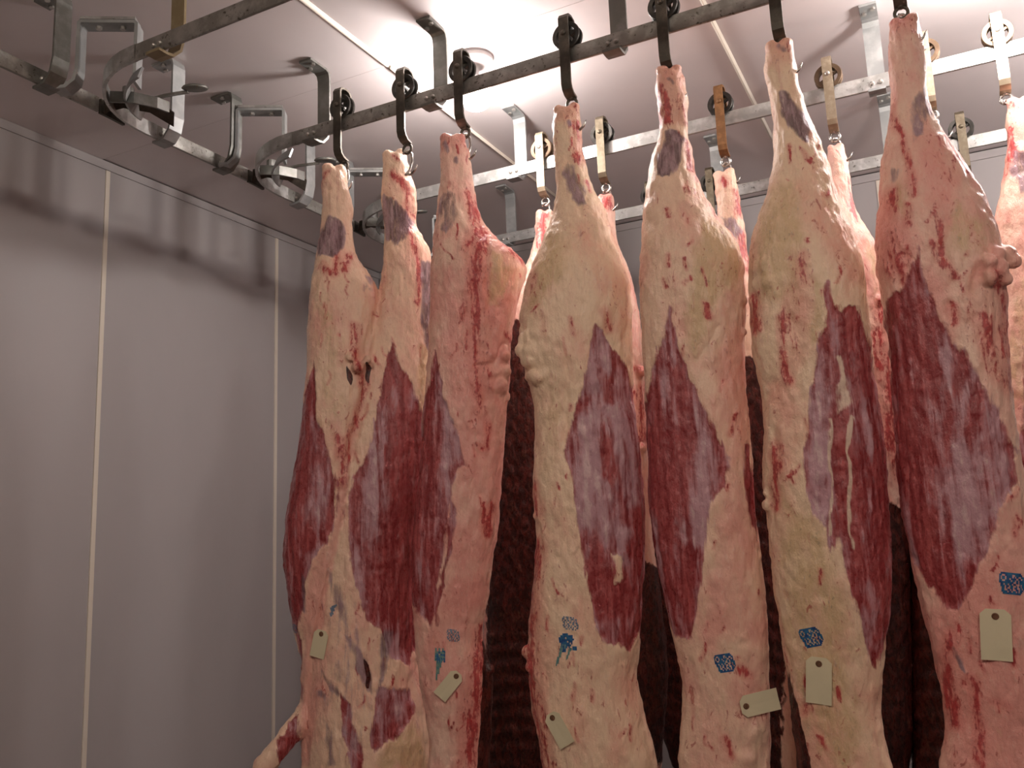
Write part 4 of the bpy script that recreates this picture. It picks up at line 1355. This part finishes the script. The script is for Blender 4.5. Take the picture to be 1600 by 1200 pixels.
side('b3', -0.656, YB2,
     [(1114, 274), (1118, 300), (1122, 335), (1116, 370), (1098, 420), (1085, 500), (1082, 800), (1088, 1050), (1110, 1380)],
     [(1148, 270), (1155, 300), (1158, 330), (1166, 355), (1168, 390), (1174, 430), (1192, 500), (1205, 600), (1215, 800), (1234, 1000), (1250, 1120), (1254, 1200), (1215, 1380)],
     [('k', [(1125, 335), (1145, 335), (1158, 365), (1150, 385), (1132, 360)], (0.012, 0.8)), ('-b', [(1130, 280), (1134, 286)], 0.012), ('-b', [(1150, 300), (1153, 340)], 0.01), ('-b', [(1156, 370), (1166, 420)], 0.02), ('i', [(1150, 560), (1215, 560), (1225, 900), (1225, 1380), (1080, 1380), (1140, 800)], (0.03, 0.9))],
     'carcass hung from the rusty trolley hook, only its pale leg end in view', MEAT, 73, G_BACK, voxel=0.007, ribs=(0.6, 1.7))
side('b4', -0.258, YB2,
     [(1292, 230), (1294, 270), (1292, 310), (1282, 360), (1262, 440), (1255, 600), (1252, 900), (1256, 1100), (1258, 1200), (1290, 1380)],
     [(1320, 228), (1328, 280), (1334, 320), (1350, 350), (1370, 382), (1386, 460), (1398, 560), (1408, 700), (1412, 800), (1424, 880), (1426, 1000), (1427, 1150), (1415, 1250), (1350, 1380)],
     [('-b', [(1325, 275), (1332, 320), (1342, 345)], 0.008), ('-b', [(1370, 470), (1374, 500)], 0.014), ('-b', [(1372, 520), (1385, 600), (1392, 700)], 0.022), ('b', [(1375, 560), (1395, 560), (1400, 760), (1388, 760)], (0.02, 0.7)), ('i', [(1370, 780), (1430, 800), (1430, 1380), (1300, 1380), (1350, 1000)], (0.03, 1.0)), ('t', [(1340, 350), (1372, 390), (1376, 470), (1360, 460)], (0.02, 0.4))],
     'carcass showing as a pale strip between the sixth and seventh legs', MEATP, 74, G_BACK, voxel=0.007, lumps=[(1372, 470, 0.02, 0.06), (1410, 880, 0.016, 0.03)])
side('b5', 0.063, YB2,
     [(1432, 195), (1432, 250), (1430, 300), (1424, 380), (1418, 500), (1422, 700), (1424, 800), (1424, 900), (1424, 1050), (1425, 1200), (1440, 1380)],
     [(1464, 192), (1474, 250), (1492, 320), (1514, 400), (1530, 500), (1540, 700), (1545, 900), (1540, 1100), (1510, 1380)],
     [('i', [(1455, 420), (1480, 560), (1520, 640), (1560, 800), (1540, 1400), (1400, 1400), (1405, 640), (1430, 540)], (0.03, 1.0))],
     'carcass almost hidden behind the large right-hand side, dark below', MEAT, 75, G_BACK, voxel=0.007, ribs=(0.6, 1.9))
side('b6', 0.288, YB2,
     [(1575, 158), (1570, 190), (1573, 230), (1568, 270), (1561, 310), (1555, 350), (1557, 400), (1562, 470), (1562, 560), (1560, 700), (1566, 900), (1575, 1100), (1610, 1380)],
     [(1615, 155), (1622, 200), (1630, 260), (1648, 320), (1675, 390), (1690, 500), (1700, 700), (1700, 900), (1690, 1100), (1650, 1380)],
     [('m', [(1610, 450), (1640, 560), (1690, 680), (1690, 850), (1640, 960), (1600, 880), (1595, 680)]), ('k', [(1582, 236), (1604, 226), (1620, 250), (1622, 290), (1596, 296), (1580, 270)], (0.012, 0.8)), ('-b', [(1580, 200), (1582, 240), (1575, 280)], 0.012), ('-b', [(1585, 165), (1600, 160)], 0.012), ('b', [(1575, 325), (1580, 345), (1572, 350)], (0.01, 0.7)), ('t', [(1575, 440), (1610, 440), (1610, 640), (1575, 640)], (0.03, 0.6))],
     'pink leg and thigh cut by the right edge, under the bright tan trolley hook', MEATP, 76, G_BACK, voxel=0.007)

# --- the farthest row, lower bodies coloured cavity dark to stand for shade
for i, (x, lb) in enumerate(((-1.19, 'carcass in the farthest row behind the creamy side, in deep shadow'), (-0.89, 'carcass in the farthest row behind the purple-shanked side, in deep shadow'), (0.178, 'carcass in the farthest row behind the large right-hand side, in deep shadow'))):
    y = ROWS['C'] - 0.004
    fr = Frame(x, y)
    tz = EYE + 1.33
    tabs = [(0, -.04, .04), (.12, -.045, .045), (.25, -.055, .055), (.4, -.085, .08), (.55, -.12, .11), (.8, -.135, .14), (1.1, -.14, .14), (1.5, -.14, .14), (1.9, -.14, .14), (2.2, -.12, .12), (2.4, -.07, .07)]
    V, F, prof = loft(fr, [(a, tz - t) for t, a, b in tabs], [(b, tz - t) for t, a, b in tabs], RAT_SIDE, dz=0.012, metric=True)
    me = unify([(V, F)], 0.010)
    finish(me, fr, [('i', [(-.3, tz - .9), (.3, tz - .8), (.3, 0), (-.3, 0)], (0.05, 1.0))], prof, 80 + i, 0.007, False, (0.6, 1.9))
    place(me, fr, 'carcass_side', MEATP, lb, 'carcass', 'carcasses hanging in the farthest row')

# ------------------------------------------------------------------ ink and tags
stamp(SKINS['c1'], 460, 982, 0.035, 0.03, 0, INKF, 'ink_stamp', FAINT)
stamp(SKINS['c1'], 523, 953, 0.04, 0.03, 20, INKF, 'ink_stamp', DRIP)
stamp(SKINS['c3'], 708, 993, 0.042, 0.036, -10, INKF, 'ink_stamp', FAINT, 'faint blue-grey ink stamp')
stamp(SKINS['c3'], 687, 1038, 0.032, 0.095, -4, INKD, 'ink_drip', DRIP2, 'teal ink running down')
stamp(SKINS['c3'], 688, 1026, 0.030, 0.035, 0, INK, 'ink_blot', ['#.#.##', '##.###', '######', '.###.#'], 'blue ink blot')
stamp(SKINS['c4'], 891, 974, 0.048, 0.036, -8, INKF, 'ink_stamp', FAINT, 'faint grey ink stamp')
stamp(SKINS['c4'], 886, 1004, 0.052, 0.052, 0, INK, 'ink_blot', BLOB, 'bright blue ink blot')
stamp(SKINS['c4'], 877, 1024, 0.022, 0.065, -14, INKD, 'ink_drip', DRIP, 'teal ink running down from the blot')
stamp(SKINS['c4'], 890, 1022, 0.016, 0.035, -10, INKD, 'ink_drip', DRIP)
stamp(SKINS['c5'], 1132, 1036, 0.055, 0.048, 8, INK, 'ink_stamp', HEX)
stamp(SKINS['c6'], 1267, 996, 0.058, 0.048, 12, INK, 'ink_stamp', HEX)
stamp(SKINS['c7'], 1581, 912, 0.062, 0.050, -8, INK, 'ink_stamp', HEX)

pin_tag(SKINS['c1'], 504, 990, -14, 0.055, 0.088, 'small paper tag on the whole carcass nearest the white wall')
pin_tag(SKINS['c3'], 713, 1056, -42, 0.046, 0.092, 'paper tag tilted left below the teal drip on the third leg\'s side')
pin_tag(SKINS['c4'], 864, 1121, 30, 0.050, 0.096, 'paper tag slanting right, low on the creamy side with the blue blot')
pin_tag(SKINS['c5'], 1165, 1103, 100, 0.056, 0.105, 'paper tag lying sideways low on the side with the purple shank')
pin_tag(SKINS['c6'], 1280, 1036, -6, 0.062, 0.116, 'paper tag straight below the bold blue stamp on the tall sixth side')
pin_tag(SKINS['c7'], 1554, 962, -4, 0.066, 0.118, 'upright paper tag below the stamp on the largest right-hand side')
